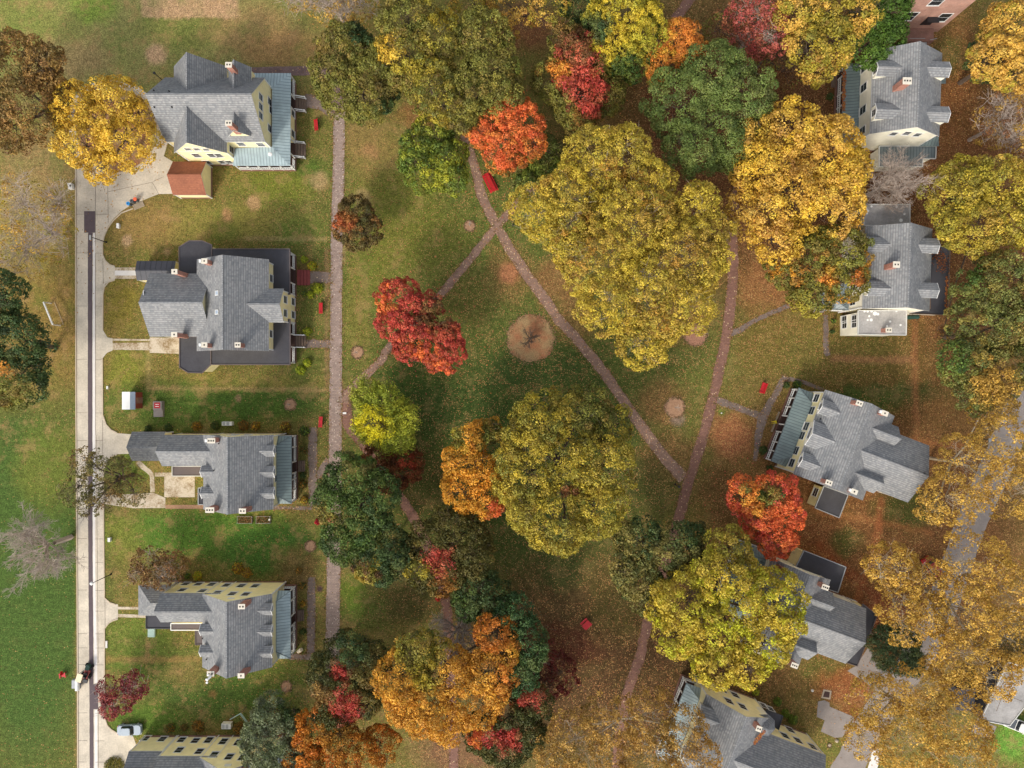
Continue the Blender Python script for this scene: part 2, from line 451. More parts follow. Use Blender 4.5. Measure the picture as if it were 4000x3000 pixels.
        if hat:
            m=MB(); m.box(x-sx/2-.42,x-sx/2-.1,y-.22,y+.22,zt-0.3,zt+0.1); obj('metal_cowl',m,'white',o)
    def win(s,side,plane,pts,w=1.0,h=1.7,dz=0.0,awn=False):
        """pts: crop pixels; the window sits where the sight line meets that wall"""
        cx,cy=s.loc(s.sh[0],s.sh[1])
        for p in pts:
            gx,gy=s.L(p,0.0)
            if side in 'EW':
                t=(plane-cx)/(gx-cx); v=cy+(gy-cy)*t
            else:
                t=(plane-cy)/(gy-cy); v=cx+(gx-cx)*t
            z=H*(1-t)+dz
            s.window(side,plane,v,z,w,h)
    def window(s,side,plane,v,z,w=1.0,h=1.7,parent=None,fn='window',pn='pane'):
        sg=1 if side in 'EN' else -1
        def B(m,a0,a1,z0,z1,d0,d1):
            d0,d1=sorted((plane+sg*d0,plane+sg*d1))
            if side in 'EW': m.box(d0,d1,a0,a1,z0,z1)
            else: m.box(a0,a1,d0,d1,z0,z1)
        m=MB(); f=0.10; w*=1.12
        B(m,v-w/2-f,v-w/2,z-h/2-f,z+h/2+f,0.002,0.07); B(m,v+w/2,v+w/2+f,z-h/2-f,z+h/2+f,0.002,0.07)
        B(m,v-w/2,v+w/2,z+h/2,z+h/2+f,0.002,0.07); B(m,v-w/2-f-.04,v+w/2+f+.04,z-h/2-f-.06,z-h/2-.001,0.003,0.12)
        B(m,v-w/2,v+w/2,z-0.02,z+0.02,0.004,0.035)
        o=obj(fn,m,'white',parent or s.root)
        m=MB(); B(m,v-w/2,v+w/2,z-h/2,z+h/2,0.003,0.02); obj(pn,m,'glass',o if not parent else parent)
    def dormer(s,g,side,p,w=1.9,hw=1.3,pitch=0.75,zg=9.0,setf=None,window=True,roof='shingle'):
        """p: crop pixel of the front tip of the dormer's ridge"""
        x,y=s.L(p,zg); sg=1 if side in 'EN' else -1
        if side in 'EW': f,v,mid=x,y,g['xm']
        else: f,v,mid=y,x,g['ym']
        f-=sg*0.2
        zb=g['zr']-g['k']*abs(f-mid); ze=zb+hw; zr=ze+pitch*w/2
        zr=min(zr,g['zr']-0.15)
        bk=lambda z: mid+sg*(g['zr']-z)/g['k']
        T=(lambda a,b,z:(a,b,z)) if side in 'EW' else (lambda a,b,z:(b,a,z))
        hwid=w/2; m=MB()
        m.face([T(f,v-hwid,zb-0.3),T(f,v+hwid,zb-0.3),T(f,v+hwid,ze),T(f,v,ze+pitch*hwid-.06),T(f,v-hwid,ze)])
        for q in (-hwid,hwid):
            m.face([T(f,v+q,zb-0.3),T(f,v+q,ze),T(bk(ze),v+q,ze)])
        d=obj('dormer',m,'cream_pale',s.root)
        o=0.2; fo=f+sg*0.22; ee=ze-pitch*o+0.05; m=MB(); e=0.05
        rb=bk(zr)-sg*0.15; eb=bk(ee)-sg*0.1
        for q in (-1,1):
            A=[T(fo,v+q*(hwid+o),ee),T(fo,v,zr+e),T(rb,v,zr+e),T(eb,v+q*(hwid+o),ee)]
            m.face(A); m.face([(a[0],a[1],a[2]-0.08) for a in A][::-1])
            m.face([A[0],A[1],(A[1][0],A[1][1],A[1][2]-.08),(A[0][0],A[0][1],A[0][2]-.08)])
            m.face([A[0],A[3],(A[3][0],A[3][1],A[3][2]-.08),(A[0][0],A[0][1],A[0][2]-.08)])
        obj('dormer_roof',m,roof,d)
        m=MB()
        for q in (-1,1):
            m.bar(T(fo+sg*.02,v+q*(hwid+o),ee-.05),T(fo+sg*.02,v,zr-.02),0.06,0.12)
        obj('rake_trim',m,'white',d)
        if window: s.window(side,f,v,zb+hw*0.52,w*0.42,hw*0.72,parent=d,fn='window_frame',pn='window_pane')
    def sheet(s,name,faces,mat,parent=None,tk=0.1):
        m=MB()
        for f in faces:
            pts=[(*s.L(p[:2],p[2]),p[2]) for p in f]
            n=Vector((0,0,0)); V=[Vector(p) for p in pts]
            for i in range(1,len(V)-1): n+=(V[i]-V[0]).cross(V[i+1]-V[0])
            if n.z<0: pts=pts[::-1]
            m.face(pts); m.face([(a[0],a[1],a[2]-tk) for a in pts][::-1])
            for i in range(len(pts)):
                a=pts[i]; b=pts[(i+1)%len(pts)]
                m.face([a,b,(b[0],b[1],b[2]-tk),(a[0],a[1],a[2]-tk)])
        return obj(name,m,mat,parent or s.root)
    def porch(s,side,oa,ob,wallplane,zo=4.1,zi=5.0,hips=(1.5,1.5),mat='metal_teal',gaps=(),nposts=6,deckz=1.0,edge='metal_teal_dark'):
        """lean-to porch on side E/W. oa,ob: crop pixels of the roof's outer corners (north, south)"""
        a=s.L(oa,zo); b=s.L(ob,zo); xo=(a[0]+b[0])/2; y1,y0=max(a[1],b[1]),min(a[1],b[1]); xi=wallplane
        sg=1 if xo>xi else -1; m=MB()
        A=[(xo,y0,zo),(xo,y1,zo),(xi,y1-hips[0],zi),(xi,y0+hips[1],zi)]
        fs=[A]
        if hips[0]: fs.append([(xo,y1,zo),(xi,y1,zo),(xi,y1-hips[0],zi)])
        if hips[1]: fs.append([(xi,y0,zo),(xo,y0,zo),(xi,y0+hips[1],zi)])
        for f in fs:
            f=f if sg>0 else f[::-1]
            m.face(f); m.face([(p[0],p[1],p[2]-0.12) for p in f][::-1])
            for i in range(len(f)):
                p=f[i]; q=f[(i+1)%len(f)]
                m.face([p,q,(q[0],q[1],q[2]-.12),(p[0],p[1],p[2]-.12)])
        o=obj('porch_roof',m,mat,s.root)
        m=MB()
        m.bar((xo,y0,zo),(xo,y1,zo),0.12,0.12); m.bar((xo,y1,zo+.01),(xi,y1-hips[0],zi+.01),0.1,0.06); m.bar((xo,y0,zo+.01),(xi,y0+hips[1],zi+.01),0.1,0.06)
        m.bar((xi+sg*.04,y0+hips[1],zi+.01),(xi+sg*.04,y1-hips[0],zi+.01),0.08,0.08)
        obj('gutter',m,edge,o)
        xd=xo-sg*0.15
        m=MB(); m.box(min(xi,xd),max(xi,xd),y0+.1,y1-.1,deckz-0.12,deckz); obj('porch_floor',m,'deck',s.root)
        m=MB(); m.box(min(xi,xd-sg*.05),max(xi,xd-sg*.05),y0+.15,y1-.15,0,deckz-0.12); obj('porch_base',m,'brick_base',s.root)
        s.rails(xd-sg*.1,y0+.2,y1-.2,xi,gaps,nposts,deckz,zo-.12)
        return dict(xo=xo,xi=xi,y0=y0,y1=y1)
    def rails(s,x,y0,y1,xi,gaps,n,dz,ztop):
        G_=[]
        for g in gaps:
            a=s.L(g[0],0.6); b=s.L(g[1],0.6); G_.append((min(a[1],b[1]),max(a[1],b[1])))
        ys=[y0+(y1-y0)*i/(n-1) for i in range(n)]
        for g in G_:
            for e in g:
                k=min(range(n),key=lambda i:abs(ys[i]-e)); 
                if 0<k<n-1: ys[k]=e
        ys=sorted(ys)
        for yy in ys:
            m=MB(); m.box(x-.09,x+.09,yy-.09,yy+.09,dz,ztop); m.box(x-.14,x+.14,yy-.14,yy+.14,ztop-.12,ztop-.001); obj('porch_post',m,'white',s.root)
        for i in range(len(ys)-1):
            a,b=ys[i]+.09,ys[i+1]-.09; mid=(a+b)/2
            if b-a<0.2 or any(g[0]-.2<mid<g[1]+.2 for g in G_): continue
            s.railsec((x,a),(x,b),dz)
        for yy in (y0,y1):
            a,b=sorted((xi,x)); s.railsec((a+.1,yy),(b-.1,yy),dz)
    def railsec(s,a,b,dz):
        m=MB(); m.bar((a[0],a[1],dz+.95),(b[0],b[1],dz+.95),.16,.09); m.bar((a[0],a[1],dz+.18),(b[0],b[1],dz+.18),.1,.07)
        L_=math.hypot(b[0]-a[0],b[1]-a[1]); k=max(2,int(L_/0.3))
        for i in range(1,k):
            t_=i/k; x=a[0]+(b[0]-a[0])*t_; y=a[1]+(b[1]-a[1])*t_
            m.box(x-.03,x+.03,y-.03,y+.03,dz+.21,dz+.91)
        obj('railing',m,'white',s.root)
    def steps(s,p,q,side,mat='wood',z=0.75,n=4,rails=True):
        x0,x1,y0,y1=s.rect(p,q,0.4); m=MB()
        for i in range(n):
            zt=z*(1-(i+1)/(n+1))
            if side=='E': a,b=x0+(x1-x0)*i/n,x0+(x1-x0)*(i+1)/n
            elif side=='W': b,a=x1-(x1-x0)*i/n,x1-(x1-x0)*(i+1)/n
            m.box(a+.01,b-.02,y0,y1,0.0,zt)
        o=obj('steps',m,mat,s.root)
        if rails:
            for yy in (y0,y1):
                h=MB(); xa,xb=(x0,x1-.1) if side=='E' else (x1,x0+.1)
                h.bar((xa,yy,z+.9),(xb,yy,.95),.12,.1); h.box(xb-.09,xb+.09,yy-.09,yy+.09,0,1.1); h.bar((xa,yy,z+.15),(xb,yy,.25),.08,.08)
                obj('handrail',h,'white',o)
    def litter(s,p,q,z,z2=None,w=.5,n=160,cols=((168,96,50),(186,126,66),(140,80,46))):
        a=s.L(p,z); b=s.L(q,z if z2 is None else z2); t_=rng.uniform(0,1,n)
        P=np.stack([a[0]+(b[0]-a[0])*t_+rng.normal(0,w/2,n),a[1]+(b[1]-a[1])*t_+rng.normal(0,w/2,n),z+((z2 or z)-z)*t_+.06],1)
        pc=np.array([lin(c)[:3] for c in cols]); quads('roof_leaves',leafcloud(P,np.tile([0,0,1.0],(n,1)),.22,jit=.3),'leaves',pc[rng.integers(0,len(cols),n)],s.root)
    def vent(s,g,p,r=0.11):
        z=g['ze']+2
        for _i in range(6): x,y=s.L(p,z); z=s.zroof(g,x,y)
        m=MB(); m.cyl(x,y,z-.1,z+.3,r*.8,n=8); obj('vent_pipe',m,'soot',s.root)
    def skylight(s,g,p):
        x,y=s.L(p,10); z=s.zroof(g,x,y); sl=g['k']*(1 if x<g['xm'] else -1)
        m=MB(); w=.38
        P=[(x-w,y-w),(x+w,y-w),(x+w,y+w),(x-w,y+w)]
        A=[(a,b,z+sl*(a-x)+.14) for a,b in P]; B=[(a,b,z+sl*(a-x)-.05) for a,b in P]
        m.loft([B,A]); o=obj('skylight',m,'fascia',s.root)
        m=MB(); w=.27; P=[(x-w,y-w),(x+w,y-w),(x+w,y+w),(x-w,y+w)]; m.face([(a,b,z+sl*(a-x)+.146) for a,b in P]); obj('skylight_pane',m,'shed_blue',o)

GRP='yellow frame houses round the green'
# ---- house 1 (north-west)
h=House('frame_house','steep grey roofed yellow house with wraparound teal porch roof beside the red brown garage','house',(500,150,2.765),(850,800))
m1=h.gable((400,422),(1481,1118),7.4,13.3,'x',oh=.2)
c1=h.gable((495,302),(1068,1238),7.18,11.9,'y',oh=.3)
d1=h.gable((1085,310),(1331,1057),8.7,11.2,'y',z0=6.5,oh=.25)
h.win('E',m1['E'],[(1432,635),(1432,737),(1432,835)],.9,1.5); h.win('E',m1['E'],[(1530,685),(1530,975)],1.0,1.7)
h.win('S',c1['S'],[(645,1195),(742,1195),(842,1198)],.8,1.0); h.win('S',c1['S'],[(740,1262),(905,1262),(978,1262)],1.0,1.6)
h.win('S',c1['S'],[(855,1335),(1022,1335),(1087,1335)],1.0,1.6)
h.win('S',m1['S'],[(1222,1140),(1432,1145)],1.0,1.5); h.win('E',c1['E'],[(1115,1195)],1.1,1.6)
h.win('S',d1['S'],[(1175,1072),(1290,1072)],.7,.9)
h.win('E',m1['E'],[(1545,780)],1.0,1.7)
# band of trim at the floor line
mm=MB(); mm.box(c1['W'],c1['E'],c1['S']-.06,c1['S']-.002,6.9,7.1); obj('trim_board',mm,'fascia',h.root)
zo,zi=3.7,4.4
h.sheet('porch_roof',[[(1760,375,zo),(1752,1376,zo),(1555,1170,zi),(1555,540,zi)],[(1752,1376,zo),(1132,1376,zo),(1155,1185,zi),(1555,1170,zi)],[(1200,375,zo),(1760,375,zo),(1555,540,zi),(1200,540,zi)]],'metal_teal')
pr=h.rect((1760,375),(1752,1376),zo); X=pr[1]-.2; y0,y1=pr[2]+.2,pr[3]-.2
xw=h.L((1135,1376),zo)[0]
m=MB(); m.box(m1['E'],X,y0,y1,.87,1.0); m.box(xw,m1['E']-.001,y0,m1['S'],.87,1.0); obj('porch_floor',m,'deck',h.root)
m=MB(); m.box(m1['E'],X-.05,y0+.05,y1-.05,0,.86); m.box(xw+.05,m1['E']-.001,y0+.05,m1['S'],0,.86); obj('porch_base',m,'brick_base',h.root)
ya=h.L((1780,770),2)[1]; yb=h.L((1780,1105),2)[1]
m=MB(); m.box(X-1.6,X-.05,yb,ya,1.01,3.5); obj('porch_room',m,'cream',h.root)
h.win('E',X-.05,[(1780,808),(1780,1030)],1.0,1.6)
for yy in (y1,y1-3.0,ya,yb,yb-2.6,y0):
    m=MB(); m.box(X-.09,X+.09,yy-.09,yy+.09,1.0,3.58); obj('porch_post',m,'white',h.root)
for k_ in range(5):
    xx=xw+.2+(X-xw-.2)*k_/5; m=MB(); m.box(xx-.09,xx+.09,y0-.09,y0+.09,1.0,3.58); obj('porch_post',m,'white',h.root)
    h.railsec((xx+.1,y0),(xx+(X-xw-.2)/5-.1,y0),1.0)
h.railsec((X,y1-2.9),(X,y1-.1),1.0); h.railsec((X,y0+.1),(X,y0+1.6),1.0)
h.steps((1815,645),(1922,790),'E'); h.steps((1808,1133),(1915,1290),'E')
h.chimney((1085,283),13.2); h.chimney((1085,912),13.2)
for q in ((285,567),(450,575),(285,745),(475,745)): h.vent(m1,q)
m=MB(); x,y=h.L((1535,1250),5.2); m.dome(x,y,5.2,.35,.12,10,3); m.bar((x,y,4.3),(x,y,5.2),.06); obj('satellite_dish',m,'white',h.root)
# ---- garage
h=House('garage','small yellow garage with red brown shingle roof on the concrete drive','garage',(0,0,1),(745,700),group=None)
g=h.gable((675,631),(806,762),2.7,4.7,'x',roof='shingle_red',oh=.2)
m=MB(); w=MB(); x=g['W']; m.box(x-.05,x-.003,g['S']+.8,g['N']-.8,0.02,2.3); obj('garage_door',m,'white',h.root)
# ---- house 2
h=House('frame_house','yellow house with grey cross gable roof and dark flat porch roofs on three sides','house',(500,900,2.765),(950,800))
m1=h.gable((742,312),(1520,1303),7.2,11.1,'y',oh=.35)
w1=h.gable((235,465),(900,1148),7.16,10.5,'x',oh=.35)
e1=h.gable((1200,628),(1682,995),7.12,9.1,'x',oh=.3,)
P=h.flat([(553,180),(660,112),(800,112),(905,155),(905,470),(553,470)],4.2,wall='cream',trim='flat_brown')
P=h.flat([(557,1148),(557,1480),(650,1536),(800,1540),(895,1448),(895,1148)],4.19,wall='cream',trim='flat_brown')
h.flat([(905,200),(1748,200),(1750,690),(1400,690),(1400,320),(905,320)],4.18,wall=None,trim='flat_brown')
h.flat([(895,1280),(1400,1280),(1400,960),(1752,960),(1752,1450),(895,1450)],4.17,wall=None,trim='flat_brown')
h.win('E',e1['E'],[(1697,748),(1697,893)],1.0,1.5); h.win('E',e1['E'],[(1782,770),(1782,912)],1.0,1.6)
h.win('E',m1['E'],[(1545,518),(1543,1118)],1.0,1.3)
h.win('W',w1['W'],[(200,700)],1,1.6)
xo=h.L((1750,960),4.2)[0]-.2
for (ya_,yb_,gp,gq) in ((210,690,(1890,425),(1890,585)),(965,1440,(1870,1130),(1870,1265))):
    y1=h.L((1750,ya_),4.2)[1]-.15; y0=h.L((1750,yb_),4.2)[1]+.15
    m=MB(); m.box(m1['E'],xo,y0,y1,.62,.75); obj('porch_floor',m,'deck',h.root)
    m=MB(); m.box(m1['E'],xo-.05,y0+.05,y1-.05,0,.61); obj('porch_base',m,'brick_base',h.root)
    h.rails(xo-.1,y0+.1,y1-.1,m1['E'],[(gp,gq)],4,.75,4.0)
xa,xb=h.L((900,1450),4.2)[0],xo
ys=h.L((1000,1450),4.2)[1]+.2; yn=h.L((1000,200),4.2)[1]-.2
for yy,yw in ((ys,m1['S']),(yn,m1['N'])):
    m=MB(); m.box(xa,m1['E']-.01,min(yy,yw),max(yy,yw),.6,.74); obj('porch_floor',m,'deck',h.root)
    for k_ in range(5):
        xx=xa+.3+(xb-xa-2)*k_/4; m=MB(); m.box(xx-.1,xx+.1,yy-.1,yy+.1,.74,4.0); obj('porch_post',m,'white',h.root)
h.steps((1828,425),(1962,590),'E','wood_red',rails=False); h.steps((1812,1133),(1918,1265),'E')
for q,zt,n,hat in (((835,330),11.6,1,True),((500,445),11.0,1,False),((498,1125),11.0,1,False),((835,1237),11.6,1,True),((1183,1237),11.2,2,False)):
    h.chimney((q[0]-(12 if hat else 0),q[1]),zt,0.95,0.8,n,4,hat)
h.skylight(m1,(970,680)); h.skylight(m1,(970,885))
# carport
x0,x1,y0,y1=h.rect((95,330),(515,540),3.0)
h2=House('carport','low outbuilding with black ribbed metal roof at the end of a short drive','shed',(500,900,2.765),(300,430),group=None)
gg=h2.gable((95,330),(515,540),3.0,3.5,'x',roof='metal_black',oh=.15)
# ---- house 3
h=House('frame_house','grey roofed yellow house with three east dormers and a concrete patio behind it','house',(400,1600,2.602),(1200,600))
m1=h.gable((1025,256),(1738,1014),7.2,11.5,'y',oh=.3)
r1=h.rect((605,250),(1200,575),6.4); w1=h.gable(None,None,6.4,8.5,'x',oh=.25,rect=(r1[0],r1[1],r1[2],m1['N']+.25-.03))
w2=h.gable((300,225),(640,522),3.2,4.9,'x',oh=.25)
h.flat([(710,575),(1012,575),(1012,675),(710,675)],3.0,'flat_brown')
h.flat([(975,797),(1030,797),(1030,965),(975,965)],2.7,'flat_dark',trim='metal_grey')
for y in (425,640,857): h.dormer(m1,'E',(1722,y),1.5,.95)
for y in (632,850): h.dormer(m1,'W',(996,y),1.5,.95)
h.porch('E',(1925,266),(1922,957),m1['E'],mat='metal_teal_green',gaps=[((1990,520),(1990,632))],nposts=7)
h.steps((1995,520),(2055,630),'E',rails=False)
h.chimney((1105,317),12.0,1.3,.8,3,4,True); h.chimney((1090,1022),12.0,1.5,.85,3); h.chimney((1422,1032),12.0,1.15,.8,2)
h.win('N',m1['N'],[(1465,262),(1330,262),(1430,238),(1240,236)],1.0,1.7); h.win('N',m1['N'],[(1100,236)],1.0,1.6)
h.win('N',w1['N'],[(820,240),(980,236)],1.0,1.6)
h.win('E',m1['E'],[(1762,400),(1762,700)],.9,1.0)
for q in ((1187,345),(1020,432),(1137,615)): h.vent(m1,q)
# ---- house 4 and 5 share their plan
def southhouse(label,shift,five=False):
    h=House('frame_house',label,'house',(400,2200,2.602),(1200,600),shift=shift)
    m1=h.gable((1015,310),(1725,1058),7.2,11.4,'y',oh=.15)
    r1=h.rect((590,290),(1200,600),6.8); w1=h.gable(None,None,6.8,8.9 if not five else 9.6,'x',oh=.15,rect=(r1[0],r1[1],r1[2],m1['N']+.15-.03))
    if five: r2=h.rect((300,235),(640,560),5.2); w2=h.gable(None,None,5.2,7.0,'x',oh=.12,roof='shingle_dark',rect=(r2[0],r2[1],r2[2],m1['N']+.12-.06))
    else:
        w2=h.gable((365,218),(700,533),3.2,5.0,'x',hip=(3.0,0),oh=.3)
        h.flat([(445,535),(700,535),(700,663),(445,663)],2.8,'flat_dark',trim='black_metal')
        h.flat([(697,612),(1010,612),(1010,680),(697,680)],3.2,'flat_brown',trim='white')
        h.flat([(945,660),(1020,660),(1020,828),(945,828)],2.6,'flat_brown',trim='flat_brown')
        m=MB(); x0,x1,y0,y1=h.rect((460,668),(530,752),.4); m.box(x0,x1,y0,y1,0,.4); o=obj('cellar_hatch',m,'copper_green',h.root)
    for y in (482,700,918): h.dormer(m1,'E',(1702,y+8),1.5,.95)
    for y in (690,905): h.dormer(m1,'W',(985,y),1.5,.95)
    h.porch('E',(1915,280),(1912,970),m1['E'],mat='metal_teal',gaps=[((1980,490),(1980,592))],nposts=7)
    h.steps((1985,478),(2045,590),'E',rails=False)
    h.chimney((1413,442),12.0,1.15,.8,2); h.chimney((1408,1145),12.0,1.1,.75,1); h.chimney((1098,1125),12.0,1.2,.8,2)
    nn=min(m1['N'],99); 
    h.win('N',m1['N'],[(1110,216),(1260,224),(1412,230),(1552,232)],1.0,1.9); h.win('N',m1['N'],[(1320,312),(1457,316),(1165,300)],1.0,1.7)
    h.win('N',w1['N'],[(845,212),(975,214)] if not five else [(835,215),(975,220)],1.0,1.6); h.win('N',w1['N'],[(810,274),(1015,282)],1.0,1.6)
    if five: h.win('N',w2['N'],[(468,208),(640,212)],1.0,1.5)
    else:
        # odds and ends on the chimney: white aerials
        x,y=h.L((1080,1150),12.6); m=MB()
        for k_ in range(7):
            a=k_*0.9; m.dome(x+.5*math.cos(a)*(k_%3)/2,y+.5*math.sin(a)*(k_%3)/2-.3,12.2+.15*k_,.2,.12,8,3)
            m.bar((x,y,11.9),(x+.5*math.cos(a)*(k_%3)/2,y+.5*math.sin(a)*(k_%3)/2-.3,12.2+.15*k_),.05)
        obj('aerials',m,'white',h.root)
    for q in ((1003,545),(1020,762),(1060,975)): h.vent(m1,q)
    m=MB(); x,y=h.L((1310,372),9.2); m.box(x-.5,x+.5,m1['N']+.01,m1['N']+.12,9.0,9.5); obj('gable_vent',m,'white',h.root)
    return h,m1
h4,m4=southhouse('yellow house with windowed north wall and light teal porch roof beside the burgundy tree',(0,0))
southhouse('yellow house cut off by the bottom edge with its two storey windowed wall showing',(-.5,-26.4),True)
# flag on pole at house 4 porch
r_=empty('porch_flag',(*G(1136,2568,3.0),2.8)); tag(r_,'furled pale flag on a slanting pole at the porch corner of the teal porch','flag')
m=MB(); m.bar((0,0,0),(2.0,1.6,.9),.05); obj('pole',m,'wood',r_)
m=MB(); m.hcyl((1.35,1.08,.55),(2.0,1.6,.9),.32,8); obj('cloth',m,'tan_paint',r_)

# ---- east house 1
h=House('frame_house','grey roofed yellow house with four dormers and one big brick chimney below the brick building','house',(3000,0,2.212),(1180,800),-2.1)
A=h.L((905,437),7.2); B=h.L((1480,1178),7.2)
m1=h.gable((905,437),(1480,1178),8.6,12.0,'y',oh=.3,wall='cream_pale')
h.win('W',m1['W'],[(832,585),(828,757),(820,952),(815,1132)],1.1,1.9)
for y in (585,965): h.dormer(m1,'W',(952,y-10) if y<700 else (940,y-18),2.1,1.6,.55,10.7)
for y in (590,975): h.dormer(m1,'E',(1578,y),2.1,1.6,.55,10.7)
h.porch('W',(648,545),(640,1235),m1['W'],zo=3.5,zi=4.3,mat='metal_teal_green',gaps=[((600,640),(600,700))],nposts=7)
h.steps((556,650),(598,750),'W',rails=False)
h.chimney((1205,697),13.2,1.5,1.1,3)
h.sheet('lean_to_roof',[[(1300,1185,4.6),(1475,1180,4.6),(1478,1262,3.7),(1310,1262,3.7)]],'metal_teal_green')
h.flat([(960,1262),(1452,1262),(1448,1370),(1335,1370),(1335,1440),(960,1440)],3.3,'metal_teal_dark',wall='cream_pale')
h.sheet('side_roof',[[(1490,640,3.4),(1538,640,3.0),(1538,722,3.0),(1490,722,3.4)]],'metal_teal_green')
h.win('S',m1['S'],[(1085,1155),(1200,1150),(1290,1163)],.9,1.3)
h.litter((662,570),(652,960),3.6,w=.35,n=260)
# ---- east house 2
h=House('frame_house','grey roofed pale yellow house with white spotted flat roofs at both ends','house',(3000,700,2.212),(1100,800),-2.1)
m1=h.gable((840,407),(1395,1140),8.6,11.9,'y',oh=.3,wall='cream_pale')
for y in (553,935): h.dormer(m1,'W',(880,y+2),2.0,1.4,.55,10.7)
for y in (570,957): h.dormer(m1,'E',(1486,y),2.0,1.4,.55,10.7)
P=h.flat([(778,1135),(1197,1135),(1193,1347),(778,1342)],6.6,'flat_grey',wall='cream_pale')
wx=min(p[0] for p in P)+.25
h.win('W',wx,[(660,1212),(662,1258),(746,1206),(746,1250)],1.0,1.5)
P2=h.flat([(826,218),(1225,218),(1225,400),(826,400)],6.6,'flat_grey',wall='cream_pale')
h.win('W',min(p[0] for p in P2)+.25,[(785,330)],1.1,1.8)
m=MB()
for (q,w_) in (((895,1140),.35),((925,1160),.6),((950,1165),.4),((875,1183),.3),((862,1216),.28),((893,1216),.42),((1056,1230),.3),((1030,1270),.3),((1146,1260),.3),((835,1142),.3),((862,1143),.3),((1045,1133),.25),((1110,1138),.3)):
    x,y=h.L(q,6.6); m=MB(); m.cyl(x,y,6.5,6.6,w_*.6,n=7); obj('roof_patch',m,'white',h.root)
for (q,w_) in (((850,258),.35),((866,273),.3),((855,295),.3),((895,235),.3),((1110,240),.3),((1150,355),.5),((1180,300),.3)):
    x,y=h.L(q,6.6); m=MB(); m.cyl(x,y,6.5,6.6,w_*.6,n=7); obj('roof_patch',m,'white',h.root)
h.win('W',m1['W'],[(733,1055),(735,930)],1.1,1.8)
h.chimney((1112,737),12.9,1.1,1.0,2); h.chimney((1045,1303),8.2,1.0,.75,2,2)
h.flat([(1400,580),(1573,582),(1550,1172),(1230,1162),(1230,1120),(1400,1120)],3.3,'flat_dark',wall='cream_pale',trim='wood')
h.sheet('porch_roof',[[(580,1040,4.0),(700,1040,4.4),(697,1130,4.4),(572,1128,3.3)],[(400,900,3.2),(580,900,3.2),(700,900,4.4),(700,1040,4.4),(572,1128,3.2),(500,1128,3.2)]],'metal_teal_dark')
xa,xb,ya,yb=h.rect((520,905),(690,1128),3.2)
m=MB(); m.box(xa,m1['W'],ya,yb,.6,.75); obj('porch_floor',m,'deck',h.root)
h.railsec((xa,ya),(m1['W'],ya),.75)
for k_ in range(3): m=MB(); m.box(xa,xa+.18,ya+k_*(yb-ya-.2)/2,ya+k_*(yb-ya-.2)/2+.18,.75,3.1); obj('porch_post',m,'white',h.root)
h.steps((400,1100),(480,1150),'W','concrete_grey',rails=False)
h.litter((1440,620),(1540,770),3.35,w=1.4,n=260,cols=((90,56,38),(150,96,54),(120,70,44))); h.litter((1545,850),(1535,1165),3.35,w=.25,n=140)
# ---- east house 3
h=House('frame_house','turned grey roofed house with long teal porch roof beside the orange red maple','house',(2900,1450,2.765),(1100,800),-20.8)
m1=h.gable((895,200),(1300,1396),8.6,12.1,'y',oh=.35)
EW=h.gable((1420,860),(1900,1110),8.55,11.2,'x',oh=.3,rect=(m1['xm'],h.L((2020,805),8.55)[0],h.L((1780,1415),8.55)[1],h.L((2020,805),8.55)[1]))
def wingd(p_n,p_s,zr,z0=5):  # cross dormer block on the east slope given its east end eave corners
    a=h.L(p_n,8.9); b=h.L(p_s,8.9)
    return h.gable(None,None,8.9,zr,'x',oh=.2,z0=z0,rect=(m1['xm']+.6,max(a[0],b[0]),min(a[1],b[1]),max(a[1],b[1])))
wingd((1682,600),(1592,850),10.9); wingd((1506,1085),(1410,1316),10.9)
h.win('W',m1['W'],[(800,290),(750,425),(690,595),(645,695),(580,857),(535,990)],1.15,1.8)
h.dormer(m1,'W',(878,378),2.1,1.05,.6,10.6); h.dormer(m1,'W',(660,960),2.1,1.05,.6,10.6); h.dormer(m1,'W',(765,672),3.8,1.05,.55,10.8)
p=h.porch('W',(610,178),(310,972),m1['W'],hips=(1.8,1.8),mat='metal_teal_green',gaps=[((400,470),(340,640))],nposts=9)
h.steps((405,440),(315,655),'W','tan_stone',rails=False,n=3)
h.flat([(880,1240),(1140,1335),(1045,1582),(783,1476)],3.9,'flat_dark',trim='metal_grey')
h.win('W',h.L((800,1440),3.9)[0]+.0,[(790,1308)],1.2,1.6)
for q,zt,n,hat in (((1265,347),12.6,2,0),((1540,455),12.3,1,1),((935,1205),12.6,2,0),((1210,1302),12.3,1,1)): h.chimney(q,zt,1.1,.75,n,4,bool(hat))
for q in ((842,515),(1960,1100),(1465,1265)): h.vent(m1,q) if q[0]<1400 else h.vent(EW,q)
# ---- east house 4
h=House('frame_house','grey roofed house half hidden under the big yellow green tree','house',(2800,2050,1.587),(450,500),-20.4)
m1=h.gable((340,205),(510,872),7.2,10.6,'y',oh=.3,wall='cream_pale')
a=h.L((930,520),7.1); b=h.L((795,860),7.1)
EW=h.gable(None,None,7.1,10.2,'x',oh=.3,wall='cream_pale',rect=(m1['xm'],(a[0]+b[0])/2,b[1],a[1]))
for pn,ps in (((718,422),(672,558)),((616,700),(562,838))):
    a=h.L(pn,7.6); b=h.L(ps,7.6); h.gable(None,None,7.6,9.5,'x',oh=.2,z0=5,wall='cream_pale',rect=(m1['xm']+.6,max(a[0],b[0]),min(a[1],b[1]),max(a[1],b[1])))
h.win('N',m1['N'],[(425,213),(490,258),(375,200)],1.0,1.7); h.win('N',EW['N'],[(780,425),(830,460)],1.2,1.5)
P=h.flat([(540,160),(800,262),(750,420),(460,320)],4.2,'flat_dark',trim='metal_grey')
h.win('W',h.L((505,250),2)[0],[(522,190)],1.1,1.5)
